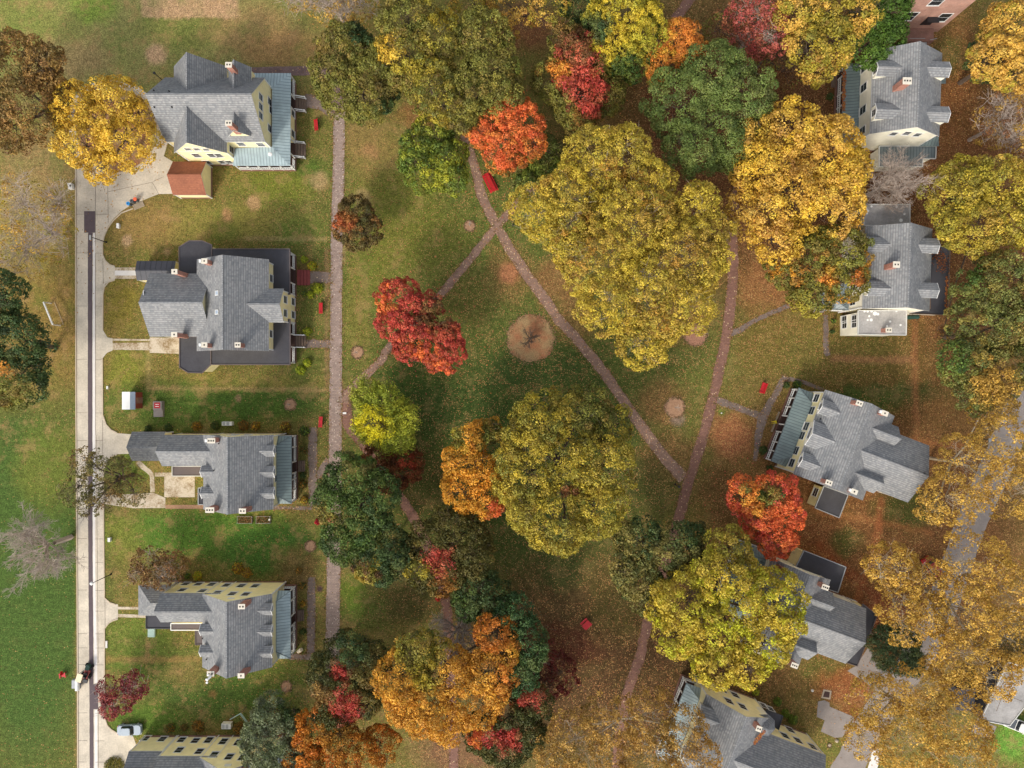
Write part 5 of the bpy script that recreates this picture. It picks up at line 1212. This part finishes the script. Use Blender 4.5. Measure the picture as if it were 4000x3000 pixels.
for a in [
("bright yellow green bush north of the dark red steps",1187,1012,15,YG),("yellow and green bush touching the dark red steps",1216,1037,20,YG+YO),("wide yellow green bush between steps and red bench",1238,1124,23,YG),("small yellow green bush under the wide bush below the dark red steps",1211,1150,16,YG),("low green bush against the porch left of the red bench",1185,1145,10,DG+YG[:1]),
("yellow green bush right of the brown porch steps of the second house",1198,1294,18,YG),("yellow green bush at the south east porch corner of the second house",1198,1418,18,YG),("rounded yellow green bush below the south east porch corner of the second house",1172,1446,20,YG),
("low green hosta patch above the red bench of the top left house",1255,362,20,YG[2:]+DG),
("orange tinged bush at the middle of the third house's north wall",765,1665,20,RU+YO),("green bush left of the air conditioner of the third house",838,1662,18,DG+RU[3:]),("rusty bush right of the air conditioner of the third house",948,1663,22,RU),("second rusty bush right of the air conditioner of the third house",995,1665,19,RU+YO),("golden brown bush at the north east end of the third house",1112,1669,22,RU+YO[:1]),("round green bush at the north east porch corner of the third house",1186,1684,22,DG+YG[3:]),("leafy bush beside the third house's porch, upper",1184,1760,16,DG+RU[:1]),("yellow brown bush beside the third house's porch, below the steps",1180,1895,17,RU+DG),("golden bush at the south east porch corner of the third house",1186,1955,18,YO+RU),("dark bush beside the third house's porch steps",1182,1858,14,DG),
("low dark bush at the west end of the third house's north wall",575,1675,14,DG),("dark bush west of the third house's orange bush",655,1672,16,DG),
("yellow green bush against the windowed yellow wall",769,2252,19,YG[:2]+YO),("small yellow green bush against the windowed yellow wall, left one",730,2252,12,YG[3:]+DG),("dark golden bush in the lawn north of the windowed wall",925,2222,24,RU+YO),("rusty golden bush near the windowed wall, right of the dark golden one",962,2240,20,RU+YO),("russet shrub at the porch corner of the windowed house",1165,2232,14,RU),("russet shrub beside the upper porch rail of the windowed house",1178,2290,15,RU+DG),("golden shrub just above the porch steps of the windowed house",1180,2362,13,YO+RU),("green shrub below the porch steps of the windowed house",1180,2470,13,DG),("orange shrub at the flagpole corner",1168,2548,10,RU+YO[1:]),
("rusty hedge clump at the bottom left house, leftmost",660,2848,20,RU+DG),("rusty hedge clump left of the garden air conditioner",770,2842,24,RU),("rusty hedge clump right of the garden air conditioner",930,2848,24,RU),("brown hedge clump between the two left hedge clumps",715,2846,16,RU[2:]),
("bright green bush beside the dark awning of the bottom house, upper",3040,2745,18,[(110,130,44),(92,112,40)]),("bright green bush beside the bottom house, middle",3072,2790,17,[(110,130,44),(92,112,40)]),("bright green bush beside the bottom house, lower",3100,2815,20,[(110,130,44),(92,112,40)]),("small yellowish bush north of the dark awning",2955,2708,14,YG[2:]),
("green shrub at the north porch corner of the turned house",3118,1503,18,DG+YG[3:]),("dark shrub beside the long porch of the turned house, top",3075,1505,14,DG),("dark shrub beside the long porch of the turned house, bottom",2985,1760,18,DG),("dark shrub below the south porch corner of the turned house",3010,1830,14,DG),
("dark bush beside the top right house's porch",3245,375,15,DG),("small green bush beside the spotted roof house's west wall, upper",3260,1253,9,DG+YG[3:]),("small green bush beside the spotted roof house's west wall, lower",3255,1295,8,DG),
("ivy bush under the yellow tree at the bottom left corner building",440,3000,40,OLIVE),("crimson bush at the lower walk under the dark green maple",1238,2040,12,[(190,30,50),(170,40,50)]),
("scarlet bush hidden below the red patched maple",1710,2340,12,[(200,50,40)]),
]: shrub(*a)
# ---------------------------------------------------------------- things
def bench(label,x,y,deg,L_=1.85,group='red benches'):
    wx,wy=G(x,y,.4); r_=empty('park_bench',(wx,wy,0),R(deg)); tag(r_,label,'bench',group)
    m=MB()
    for i in range(4): m.box(-.30+i*.14,-.18+i*.14,-L_/2,L_/2,.42,.46)
    obj('seat',m,'red_paint',r_)
    m=MB()
    for i in range(4): m.bar((.28+i*.05,-L_/2,.55+i*.13),(.28+i*.05,L_/2,.55+i*.13),.06,.11)
    obj('backrest',m,'red_paint',r_)
    for s_ in (-1,1):
        m=MB(); yy=s_*(L_/2-.12); m.box(-.28,-.22,yy-.03,yy+.03,0,.415); m.box(.2,.26,yy-.03,yy+.03,0,.5); m.box(-.28,.26,yy-.03,yy+.03,.36,.41); m.bar((.26,yy,.4),(.46,yy,1.0),.06); obj('leg',m,'red_paint',r_)
        m=MB(); m.box(-.3,.36,yy-.05,yy+.05,.62,.66); m.box(-.29,-.24,yy-.04,yy+.04,.462,.62); obj('armrest',m,'red_paint',r_)
bench('red bench on the lawn in front of the top left house',1234,488,5); bench('red bench in front of the dark porched second house',1253,1204,0); bench('red bench on the lawn in front of the third house',1252,1648,-4); bench('red bench on the leafy lawn left of the turned house',2979,1515,-19)
def picnic(label,x,y,deg,L_=2.4,top=.85,name='picnic_table'):
    wx,wy=G(x,y,.7); r_=empty(name,(wx,wy,0),R(deg)); tag(r_,label,'picnic table','red picnic tables')
    m=MB(); n=5
    for i in range(n): m.box(-top/2+i*top/n+.01,-top/2+(i+1)*top/n-.01,-L_/2,L_/2,.72,.76)
    obj('table_top',m,'red_paint',r_)
    for s_ in (-1,1):
        m=MB(); m.box(s_*(top/2+.22)-.16,s_*(top/2+.22)+.16,-L_/2,L_/2,.43,.47); obj('seat',m,'red_paint',r_)
        yy=s_*(L_/2-.35); m=MB(); m.bar((-.28,yy,.72),(-.68,yy,0),.08); m.bar((.28,yy,.72),(.68,yy,0),.08); m.bar((-.72,yy+.05,.39),(.72,yy+.05,.39),.07); obj('leg',m,'red_paint',r_)
picnic('long red picnic table beside the path crossing',1915,712,-27+45+0 if False else 26,3.4,.75)
picnic('square red picnic table standing alone on the lower green',2290,2440,-47 if True else 0,1.5,.8)
wx,wy=G(246,2637,.4); r_=empty('lawn_chair',(wx,wy,0),R(10)); tag(r_,'red slatted lawn chair on the bright lawn beside the road','chair')
m=MB(); m.box(-.35,.35,-.3,.3,.35,.42); obj('seat',m,'red_paint',r_)
m=MB(); m.bar((0,.32,.4),(0,.55,1.0),.62,.05); obj('backrest',m,'red_paint',r_)
for s_ in (-1,1):
    m=MB(); m.box(s_*.46-.09,s_*.46+.09,-.42,.4,.58,.62); obj('armrest',m,'red_paint',r_)
    m=MB(); m.box(s_*.42-.04,s_*.42+.04,-.36,-.28,0,.575); m.box(s_*.42-.04,s_*.42+.04,.28,.36,0,.575); obj('leg',m,'red_paint',r_)
# street lamps
def lamp(label,hx,hy,z,kind='white',tilt=(0,0)):
    wx,wy=G(hx,hy,z); r_=empty('street_lamp',(wx,wy,0)); tag(r_,label,'street lamp','lamp posts')
    m=MB(); m.cyl(0,0,0,z-.35,.09,.05,8); m.cyl(0,0,0,.5,.16,.12,8); obj('pole',m,'black_metal',r_)
    m=MB()
    if kind=='white': m.dome(0,0,z-.1,.3,.2,12,4); m.cyl(0,0,z-.3,z-.1,.16,.3,12); obj('lamp_head',m,'white',r_)
    elif kind=='long': m.box(-.12,.12,-.55,.25,z-.2,z); m.box(-.05,.05,-.1,.1,z-.35,z-.2); obj('lamp_head',m,'metal_grey',r_)
    else: m.cyl(0,0,z-.4,z-.05,.14,.2,8); m.cyl(0,0,z-.05,z+.1,.24,.05,8); obj('lamp_head',m,'blue_plastic' if kind=='blue' else 'black_metal',r_)
lamp('white headed street lamp leaning in view over the road beside the bronze tree',356,2280,5.6,'white')
lamp('long headed street lamp at the dark road patch',351,924,4.6,'long')
lamp('slim lamp post behind the top left house',601,284,5.5,'black')
lamp('black park lamp by the path crossing under the sycamore',2004,860,3.9,'black')
lamp('black park lamp beside the east brick path near the golden tree',2841,931,3.9,'black')
lamp('black park lamp where the two paths merge',2654,1902,3.0,'black')
lamp('dark lamp post over the east street near the top right of it',3867,1718,4.6,'long')
# path sign
wx,wy=G(1351,1613,0); r_=empty('path_sign',(wx,wy,0)); tag(r_,'small white topped sign post at the brick path junction','sign')
m=MB(); m.cyl(.25,0,0,.9,.05); obj('post',m,'black_metal',r_); m=MB(); m.box(-.3,.3,-.16,.16,.9,.96); obj('sign_board',m,'white',r_)
# utility boxes
def ubox(label,x,y,lx,ly,h_,mat='white',deg=0,name='utility_box',lid=None):
    wx,wy=G(x,y,h_); r_=empty(name,(wx,wy,0),R(deg)); tag(r_,label,'utility box')
    m=MB(); m.loft([rrect(0,0,lx*.98,ly*.98,.05,0,2),rrect(0,0,lx*.98,ly*.98,.05,h_-.08,2)]); obj('cabinet',m,mat,r_)
    m=MB(); m.loft([rrect(0,0,lx*1.04,ly*1.04,.06,h_-.079,2),rrect(0,0,lx,ly,.06,h_,2)]); obj('lid',m,lid or mat,r_)
    return r_
b=ubox('white and black vented box on the grass left of the road',272,726,.65,1.0,.8,'car_white',8); m=MB(); m.box(.0,.2,-.15,.2,.8,.83); obj('vent',m,'soot',b)
ubox('white utility box in the lawn right of the lamp post',459,881,.42,.8,.5); ubox('white utility box on the grass beside the road, below the third house',425,2109,.42,.7,.5); ubox('long low white box at the road edge below the fourth drive',415,2518,.32,1.2,.2,'concrete_white')
ubox('tiny white post box beside the road next to the shed',418,1514,.25,.5,.4); ubox('small round white cover on the lawn right of the east brick path',2819,1614,.2,.2,.2)
ubox('tiny white marker box below the garden beds of the third house',1052,2031,.28,.32,.5,'white')
# bins and pallet
for (x,y,c,l) in ((499,794,'blue_plastic','round bin with bright blue lid, left of the three bins on the drive'),(513,784,'grey_plastic','round bin with black lid, middle of the three bins'),(526,777,'orange_plastic','round bin with orange lid, right of the three bins')):
    z=1.1; wx,wy=G(x,y,z); r_=empty('waste_bin',(wx,wy,0)); tag(r_,l,'bin','bins on the concrete drive')
    m=MB(); m.cyl(0,0,0,1.0,.25,.3,14); obj('bin_body',m,'grey_plastic',r_); m=MB(); m.cyl(0,0,1.0,1.08,.33,.3,14); obj('lid',m,c,r_); m=MB(); m.cyl(0,0,1.08,1.1,.1,.1,10); obj('lid_opening',m,'soot' if c!='orange_plastic' else 'orange_plastic',r_)
wx,wy=G(541,803,.15); r_=empty('pallet',(wx,wy,0),R(23)); tag(r_,'wooden pallet lying by the kerb next to the bins','pallet')
m=MB(); 
for i in range(6): m.box(-.95,.95,-.45+i*.16,-.34+i*.16,.1,.13)
obj('boards',m,'tan_stone',r_); m=MB()
for i in range(3): m.box(-.9+i*.85,-.8+i*.85,-.45,.46,0,.099)
obj('runners',m,'wood',r_)
# goal frame
a=G(170,1180,2.0); b=G(206,1268,2.0); wx,wy=(a[0]+b[0])/2,(a[1]+b[1])/2; r_=empty('goal_frame',(wx,wy,0)); tag(r_,'white metal goal frame on the grass beside the dark green tree','goal')
A=Vector((a[0]-wx,a[1]-wy,2.0)); B=Vector((b[0]-wx,b[1]-wy,2.0)); n_=Vector((-(B-A).y,(B-A).x,0)).normalized()*.6
m=MB(); m.bar(A,B,.22,.22); obj('crossbar',m,'white',r_)
for P in (A,B):
    m=MB(); m.bar(P,(P.x,P.y,0),.14,.14); obj('post',m,'white',r_)
m=MB(); C=A+n_; D_=B+n_; m.bar((C.x,C.y,.1),(D_.x,D_.y,.1),.06); m.bar(A,(C.x,C.y,.1),.06); m.bar(B,(D_.x,D_.y,.1),.06); obj('back_bar',m,'tan_stone',r_)
# shed between house 2 and 3
h=House('shed','small shed with white and blue grey metal roof and red brown end on the lawn','shed',(0,1400,3.687),(1900,610),group=None)
x0,x1,y0,y1=h.rect((1757,482),(1950,735),2.4); xm=h.L((1877,600),2.8)[0]; z=2.4
m=MB(); m.face([(x0,y0,z),(xm,y0,z+.5),(xm,y1,z+.5),(x0,y1,z)]); m.face([(x0,y1,z-.06),(xm,y1,z+.44),(xm,y0,z+.44),(x0,y0,z-.06)]); obj('roof',m,'white',h.root)
m=MB(); m.face([(xm,y0,z+.5),(x1,y0,z+.05),(x1,y1,z+.05),(xm,y1,z+.5)]); m.face([(xm,y1,z+.44),(x1,y1,z-.01),(x1,y0,z-.01),(xm,y0,z+.44)]); obj('roof',m,'shed_blue',h.root)
m=MB(); m.box(x0+.1,x1-.1,y0+.1,y1-.1,0,z-.08); obj('wall',m,'shed_red',h.root); m=MB(); m.box(x1-.1,x1-.05,(y0+y1)/2-.5,(y0+y1)/2+.5,0,2.0); obj('door',m,'brick_base',h.root)
# concrete box with red lid
wx,wy=G(614,1598,.9); r_=empty('concrete_vault',(wx,wy,0)); tag(r_,'square concrete box with a red panel on top, right of the shed','concrete box')
m=MB(); m.box(-.78,.78,-1.35,1.35,0,.6); obj('slab',m,'concrete_grey',r_); m=MB(); m.box(-.74,.74,-.1,1.3,.601,.9); obj('box',m,'concrete_grey',r_)
m=MB(); m.box(-.5,.5,.15,1.1,.901,.93); obj('red_panel',m,'red_paint',r_); m=MB(); m.box(-.3,.3,.4,.5,.931,.945); m.box(-.3,.3,.75,.85,.931,.945); obj('grip',m,'white',r_)
# air conditioners
def ac(label,x,y,lx,ly,deg=0):
    wx,wy=G(x,y,.9); r_=empty('air_conditioner',(wx,wy,0),R(deg)); tag(r_,label,'air conditioner')
    m=MB(); m.box(-lx/2,lx/2,-ly/2,ly/2,0,.9); obj('casing',m,'car_white',r_)
    for k in (-1,1):
        m=MB()
        for i in range(5): m.box(k*lx*.2-lx*.14-(.1*lx),k*lx*.2+lx*.14-(.1*lx),-ly*.36+i*ly*.16,-ly*.36+i*ly*.16+.05,.901,.92)
        obj('grille',m,'grey_plastic',r_)
ac('white air conditioner unit on the lawn north of the third house',886,1655,1.7,.65); ac('white air conditioner unit among the rusty hedge at the bottom left house',883,2838,1.6,.9)
# wooden frame by the bottom hedge
wx,wy=G(935,2795,2.0); r_=empty('swing_frame',(wx,wy,0)); tag(r_,'angled pale timber frame beside the grey green tree','frame')
A,B,C=(G(897,2812,1.8),G(941,2786,2.2),G(966,2822,1.8)); T_=[Vector((p[0]-wx,p[1]-wy,z)) for p,z in ((A,1.7),(B,2.2),(C,1.7))]
m=MB(); m.bar(T_[0],T_[1],.12); m.bar(T_[1],T_[2],.12); m.bar(T_[1]+Vector((-.25,-.1,-.1)),T_[2]+Vector((-.25,-.1,-.1)),.1); obj('beam',m,'copper_green',r_)
for P in T_: m=MB(); m.bar(P,(P.x,P.y,0),.1); obj('post',m,'wood',r_)
# garden beds
for x0,x1,l in ((932,988,'left wire fenced garden bed below the third house'),(1005,1059,'right wire fenced garden bed with orange plant below the third house')):
    a=G(x0,2015,0); b=G(x1,2042,0); cx,cy=(a[0]+b[0])/2,(a[1]+b[1])/2; r_=empty('garden_bed',(cx,cy,0)); tag(r_,l,'garden bed','fenced garden beds')
    lx,ly=(b[0]-a[0])/2,(a[1]-b[1])/2; m=MB(); m.box(-lx,lx,-ly,ly,0,.12); obj('soil',m,'wood',r_)
    m=MB()
    for z in (.3,.6):
        for p,q in (((-lx,-ly),(lx,-ly)),((lx,-ly),(lx,ly)),((lx,ly),(-lx,ly)),((-lx,ly),(-lx,-ly))): m.bar((*p,z),(*q,z),.025)
    for p in ((-lx,-ly),(lx,-ly),(lx,ly),(-lx,ly)): m.bar((*p,0),(*p,.7),.06)
    obj('wire_fence',m,'metal_grey',r_)
    n=700; P=np.stack([rng.uniform(-lx,lx,n),rng.uniform(-ly,ly,n),rng.uniform(.15,.5,n)],1); pc=np.array([lin(c)[:3] for c in ((140,100,62),(112,92,52),(96,98,50))]); quads('plants',leafcloud(P,np.tile([0,0,1.0],(n,1)),.2),'leaves',pc[rng.integers(0,3,n)],r_)
# vehicles
def wheel(r_,x,y,rad,w,name='wheel'):
    m=MB(); m.hcyl((x,y-w/2,rad),(x,y+w/2,rad),rad); o=obj(name,m,'rubber',r_); s_=1 if y>0 else -1
    m=MB(); m.hcyl((x,y+s_*w/2,rad),(x,y+s_*(w/2+.02),rad),rad*.6,10); obj('rim',m,'metal_grey',o)
def car(label,x,y,deg,paint,L_=4.5,W_=1.8,name='parked_car',cat='car',pickup=False):
    wx,wy=G(x,y,1.0); r_=empty(name,(wx,wy,0),R(deg)); tag(r_,label,cat)
    m=MB(); m.loft([rrect(0,0,L_*.97,W_*.93,.3,.28),rrect(0,0,L_,W_,.42,.5),rrect(0,0,L_*.99,W_*.98,.45,.75),rrect(0,0,L_*.95,W_*.9,.5,.92)]); obj('body',m,paint,r_)
    cx=-.25 if not pickup else .35; cl=L_*.52 if not pickup else L_*.34
    m=MB(); m.loft([rrect(cx,0,cl,W_*.86,.3,.921),rrect(cx-.05,0,cl*.68,W_*.7,.28,1.38)]); obj('glasshouse',m,'glass',r_)
    m=MB(); m.loft([rrect(cx-.05,0,cl*.69,W_*.71,.28,1.381),rrect(cx-.05,0,cl*.62,W_*.64,.28,1.44)]); obj('roof_panel',m,paint,r_)
    if pickup: m=MB(); m.box(-L_*.47,-L_*.13,-W_*.4,W_*.4,.921,.95); obj('load_bed',m,'grey_plastic',r_)
    for sx in (-1,1):
        for sy in (-1,1): wheel(r_,sx*L_*.31,sy*W_*.44,.32,.2)
    for sy in (-1,1):
        m=MB(); m.box(L_*.455,L_*.49,sy*W_*.33-.16,sy*W_*.33+.16,.62,.76); obj('headlight',m,'car_white',r_)
        m=MB(); m.box(-L_*.49,-L_*.46,sy*W_*.34-.15,sy*W_*.34+.15,.62,.76); obj('tail_light',m,'red_paint',r_)
        m=MB(); m.box(cx+cl*.3,cx+cl*.36,sy*W_*.5-.1,sy*W_*.5+.12,.9,1.02); obj('wing_mirror',m,paint,r_)
    return r_
car('red car parked on the east street under golden branches',3648,2222,-52,'car_red')
car('grey blue car at the corner of the bottom left house',502,2855,2,'car_grey',4.2,1.8)
car('white pickup truck at the right edge beside the flat roofed building',3985,2838,-22,'car_white',5.4,2.0,'pickup_truck','truck',True)
# utility cart + trailer
wx,wy=G(330,2632,1.2); r_=empty('utility_cart',(wx,wy,0),R(-18)); tag(r_,'dark green utility tractor with a cream canopy on the road','tractor')
m=MB(); m.loft([rrect(0,.95,.7,1.0,.15,.45),rrect(0,.95,.62,.9,.15,1.0)]); obj('hood',m,'green_paint',r_)
m=MB(); m.loft([rrect(0,-.4,1.0,1.7,.15,.4),rrect(0,-.4,.9,1.6,.15,.6)]); obj('chassis',m,'wood_red',r_)
m=MB(); m.box(-.3,.3,-.6,-.1,.7,.85); m.box(-.3,.3,-.75,-.6,.7,1.2); obj('driver_seat',m,'black_metal',r_)
m=MB(); m.loft([rrect(-.25,-.45,1.0,1.45,.1,2.05),rrect(-.25,-.45,.95,1.4,.1,2.12)]); obj('canopy',m,'tan_paint',r_)
for px_,py_ in ((-.6,-1.0),(.15,-1.0),(-.6,.1),(.15,.1)):
    m=MB(); m.bar((px_,py_,.5),(px_,py_,2.05),.05); obj('canopy_post',m,'black_metal',r_)
for x_,y_,rd in ((-.62,-.6,.42),(.62,-.6,.42),(-.5,1.1,.3),(.5,1.1,.3)):
    m=MB(); m.hcyl((x_-.13,y_,rd),(x_+.13,y_,rd),rd); obj('wheel',m,'rubber',r_)
m=MB(); m.box(-.1,.6,-1.75,-1.2,.45,.7); obj('rear_box',m,'black_metal',r_)
wx,wy=G(294,2676,1.0); r_=empty('spray_trailer',(wx,wy,0),R(0)); tag(r_,'small trailer with white tank and grey bed beside the tractor','trailer')
m=MB(); m.hcyl((.28,-.95,.85),(.28,.95,.85),.36); obj('tank',m,'white',r_)
m=MB(); m.box(-.75,.65,-.8,.8,.4,.5); obj('bed',m,'metal_grey',r_); m=MB(); m.box(-.75,-.1,-.7,.7,.501,.8); obj('box',m,'metal_grey',r_)
for y_ in (-.85,.85): m=MB(); m.hcyl((-.1,y_-.08,.3),(-.1,y_+.08,.3),.3); obj('wheel',m,'rubber',r_)
m=MB(); m.bar((.6,0,.45),(1.3,.4,.45),.08); obj('hitch',m,'black_metal',r_)
# odds: bin bags by east house 2, hose coil, person sitting? (only leaves), white rock
wx,wy=G(3572,1238,.4); r_=empty('kayak',(wx,wy,0),R(2)); tag(r_,'dark green upturned boat lying against the spotted roof house','boat')
m=MB(); m.loft([rrect(0,0,2.3,.7,.3,0),rrect(0,0,1.9,.5,.22,.3),rrect(0,0,1.2,.15,.07,.42)]); obj('hull',m,'green_paint',r_)
wx,wy=G(3280,2793,.0); r_=None
m=MB(); m.dome(0,0,0,.35,.3,7,3); o=obj('boulder',m,'tan_stone'); o.location=(*G(3268,2893,0),0); tag(o,'pale boulder beside the concrete pad near the street','rock')
m=MB(); m.dome(0,0,0,.25,.3,7,3); o=obj('boulder',m,'concrete_white'); o.location=(*G(3173,2697,0),0); tag(o,'small pale stone on the red leaf litter left of the drain cover','rock')
wx,wy=G(3843,2840,.5); r_=empty('picnic_box',(wx,wy,0),R(-25)); tag(r_,'blue tub on a small fenced concrete pad by the flat roofed building','tub')
m=MB(); m.loft([rrect(0,0,1.3,.9,.2,0),rrect(0,0,1.4,1.0,.25,.5)]); obj('tub',m,'shed_blue',r_); m=MB(); m.box(-1.2,2.4,-1.7,.9,-.02,.02); obj('pad',m,'concrete_grey',r_)
# person on the steps of the turned house
def person(label,x,y,deg):
    wx,wy=G(x,y,.9); r_=empty('person',(wx,wy,0),R(deg)); tag(r_,label,'person')
    J={'pel':(0,0,.62),'ch':(.02,0,.95),'nk':(.03,0,1.16),'hd':(.04,0,1.3),'sL':(.02,.19,1.08),'eL':(.12,.25,.85),'hL':(.34,.14,.74),'sR':(.02,-.19,1.08),'eR':(.12,-.25,.85),'hR':(.34,-.14,.74),'kL':(.42,.14,.62),'aL':(.46,.14,.18),'tL':(.62,.15,.12),'kR':(.42,-.14,.62),'aR':(.46,-.14,.18),'tR':(.62,-.15,.12),'qL':(.04,.12,.6),'qR':(.04,-.12,.6)}
    rad=dict(pel=.15,ch=.16,nk=.06,hd=.1,sL=.075,eL=.05,hL=.035,sR=.075,eR=.05,hR=.035,kL=.07,aL=.045,tL=.035,kR=.07,aR=.045,tR=.035,qL=.1,qR=.1)
    E=[('pel','ch'),('ch','nk'),('nk','hd'),('ch','sL'),('sL','eL'),('eL','hL'),('ch','sR'),('sR','eR'),('eR','hR'),('pel','qL'),('qL','kL'),('kL','aL'),('aL','tL'),('pel','qR'),('qR','kR'),('kR','aR'),('aR','tR')]
    ks=list(J); me=bpy.data.meshes.new('body'); me.from_pydata([J[k] for k in ks],[(ks.index(a),ks.index(b)) for a,b in E],[])
    o=bpy.data.objects.new('body',me); COL.objects.link(o); o.parent=r_
    sk=o.modifiers.new('s','SKIN'); me.skin_vertices or None
    for i,k in enumerate(ks): me.skin_vertices[0].data[i].radius=(rad[k],rad[k]); 
    me.skin_vertices[0].data[0].use_root=True
    o.modifiers.new('u','SUBSURF').render_levels=1; me.materials.append(M['yellow_cloth'])
    m=MB(); m.dome(.03,0,1.3,.12,.12,10,4); obj('hair',m,'soot',r_)
plain('yellow_cloth',(200,180,40),.8,.2)
try: person('person in yellow sitting on the porch steps of the turned house',3033,1648,195)
except Exception as ex: print('PERSON',ex)
# more fallen leaves lying as real leaves on paths and grass
def fallen():
    Ps=[];Cs=[]
    for (cx,cy,r_,pl) in FALL:
        if (cx<-62 and cy<20): continue
        n=int(r_*r_*11); a=rng.uniform(0,6.283,n); d=r_*1.35*np.abs(rng.normal(0,.62,n))**.8
        P=np.stack([cx+d*np.cos(a),cy+d*np.sin(a),np.full(n,.07)],1)
        # drifts
        k=np.sin(P[:,0]*.9+cx)*np.cos(P[:,1]*.8+cy)+.7*np.sin(P[:,0]*2.3+P[:,1]*1.7)+rng.normal(0,.5,n)>-.1
        P=P[k]; pc=np.array([lin(c)[:3] for c in [((c[0]*.8+30),(c[1]*.7+24),(c[2]*.7+26)) for c in pal_srgb(pl)]])
        Ps.append(P); Cs.append(pc[rng.integers(0,len(pc),len(P))]*rng.uniform(.6,1.15,len(P))[:,None])
    E=np.array(EDGEP); n=len(E)*5; i=rng.integers(0,len(E),n)
    P=np.concatenate([E[i]+rng.normal(0,.2,(n,2)),np.full((n,1),.06)],1)
    pc=np.array([lin(c)[:3] for c in ((150,118,78),(134,96,62),(120,84,54),(164,132,84),(104,100,52))]); Ps.append(P); Cs.append(pc[rng.integers(0,5,n)])
    for (x,y,r_) in RINGS:
        n=int(r_*7); a=rng.uniform(0,6.283,n); d=r_*rng.normal(1,.1,n); P=np.stack([(x+d*np.cos(a)-2000)*S0,(1500-y-d*np.sin(a))*S0,np.full(n,.06)],1)
        Ps.append(P); pc=np.array([lin(c)[:3] for c in ((140,108,80),(150,118,88),(92,92,48),(120,92,64))]); Cs.append(pc[rng.integers(0,4,n)])
    P=np.concatenate(Ps); C=np.concatenate(Cs)
    o=quads('fallen_leaves',leafcloud(P,np.tile([0,0,1.0],(len(P),1)),.19,jit=.35),'leaves',C); tag(o,kind='stuff'); print('FALLEN',len(P))
def pal_srgb(p): return p
fallen()
# ---------------------------------------------------------------- light, sky, camera
EL=38; AZ=math.atan2(.5,.86)   # light travels towards image up-right
w=bpy.data.worlds.new('World'); scene.world=w; w.use_nodes=True; nt=w.node_tree
sky=nt.nodes.new('ShaderNodeTexSky'); sky.sky_type='NISHITA'; sky.sun_disc=False; sky.sun_elevation=R(EL); sky.sun_rotation=math.pi+AZ; sky.air_density=1.0; sky.dust_density=3.0; sky.ozone_density=1.0
bg=nt.nodes['Background']; bg.inputs['Strength'].default_value=.15
hs=nt.nodes.new('ShaderNodeHueSaturation'); hs.inputs['Saturation'].default_value=.4; nt.links.new(sky.outputs[0],hs.inputs['Color']); nt.links.new(hs.outputs[0],bg.inputs[0])
sd=bpy.data.lights.new('sun','SUN'); sd.energy=SUN; sd.angle=R(SUNANG); sd.color=(1,.93,.82); so=bpy.data.objects.new('sun',sd); COL.objects.link(so)
d=Vector((math.sin(AZ)*math.cos(R(EL)),math.cos(AZ)*math.cos(R(EL)),-math.sin(R(EL)))); so.rotation_euler=d.to_track_quat('-Z','Y').to_euler()
cd=bpy.data.cameras.new('camera'); cd.sensor_fit='HORIZONTAL'; cd.sensor_width=36; cd.lens=24; cd.clip_start=1; cd.clip_end=3000
co=bpy.data.objects.new('camera',cd); COL.objects.link(co); co.location=(0,0,H); co.rotation_euler=(0,0,0); scene.camera=co
vs=scene.view_settings; vs.view_transform='Standard'; vs.look='None'; vs.gamma=1; vs.exposure=EXPO
scene.render.resolution_x=1024; scene.render.resolution_y=768
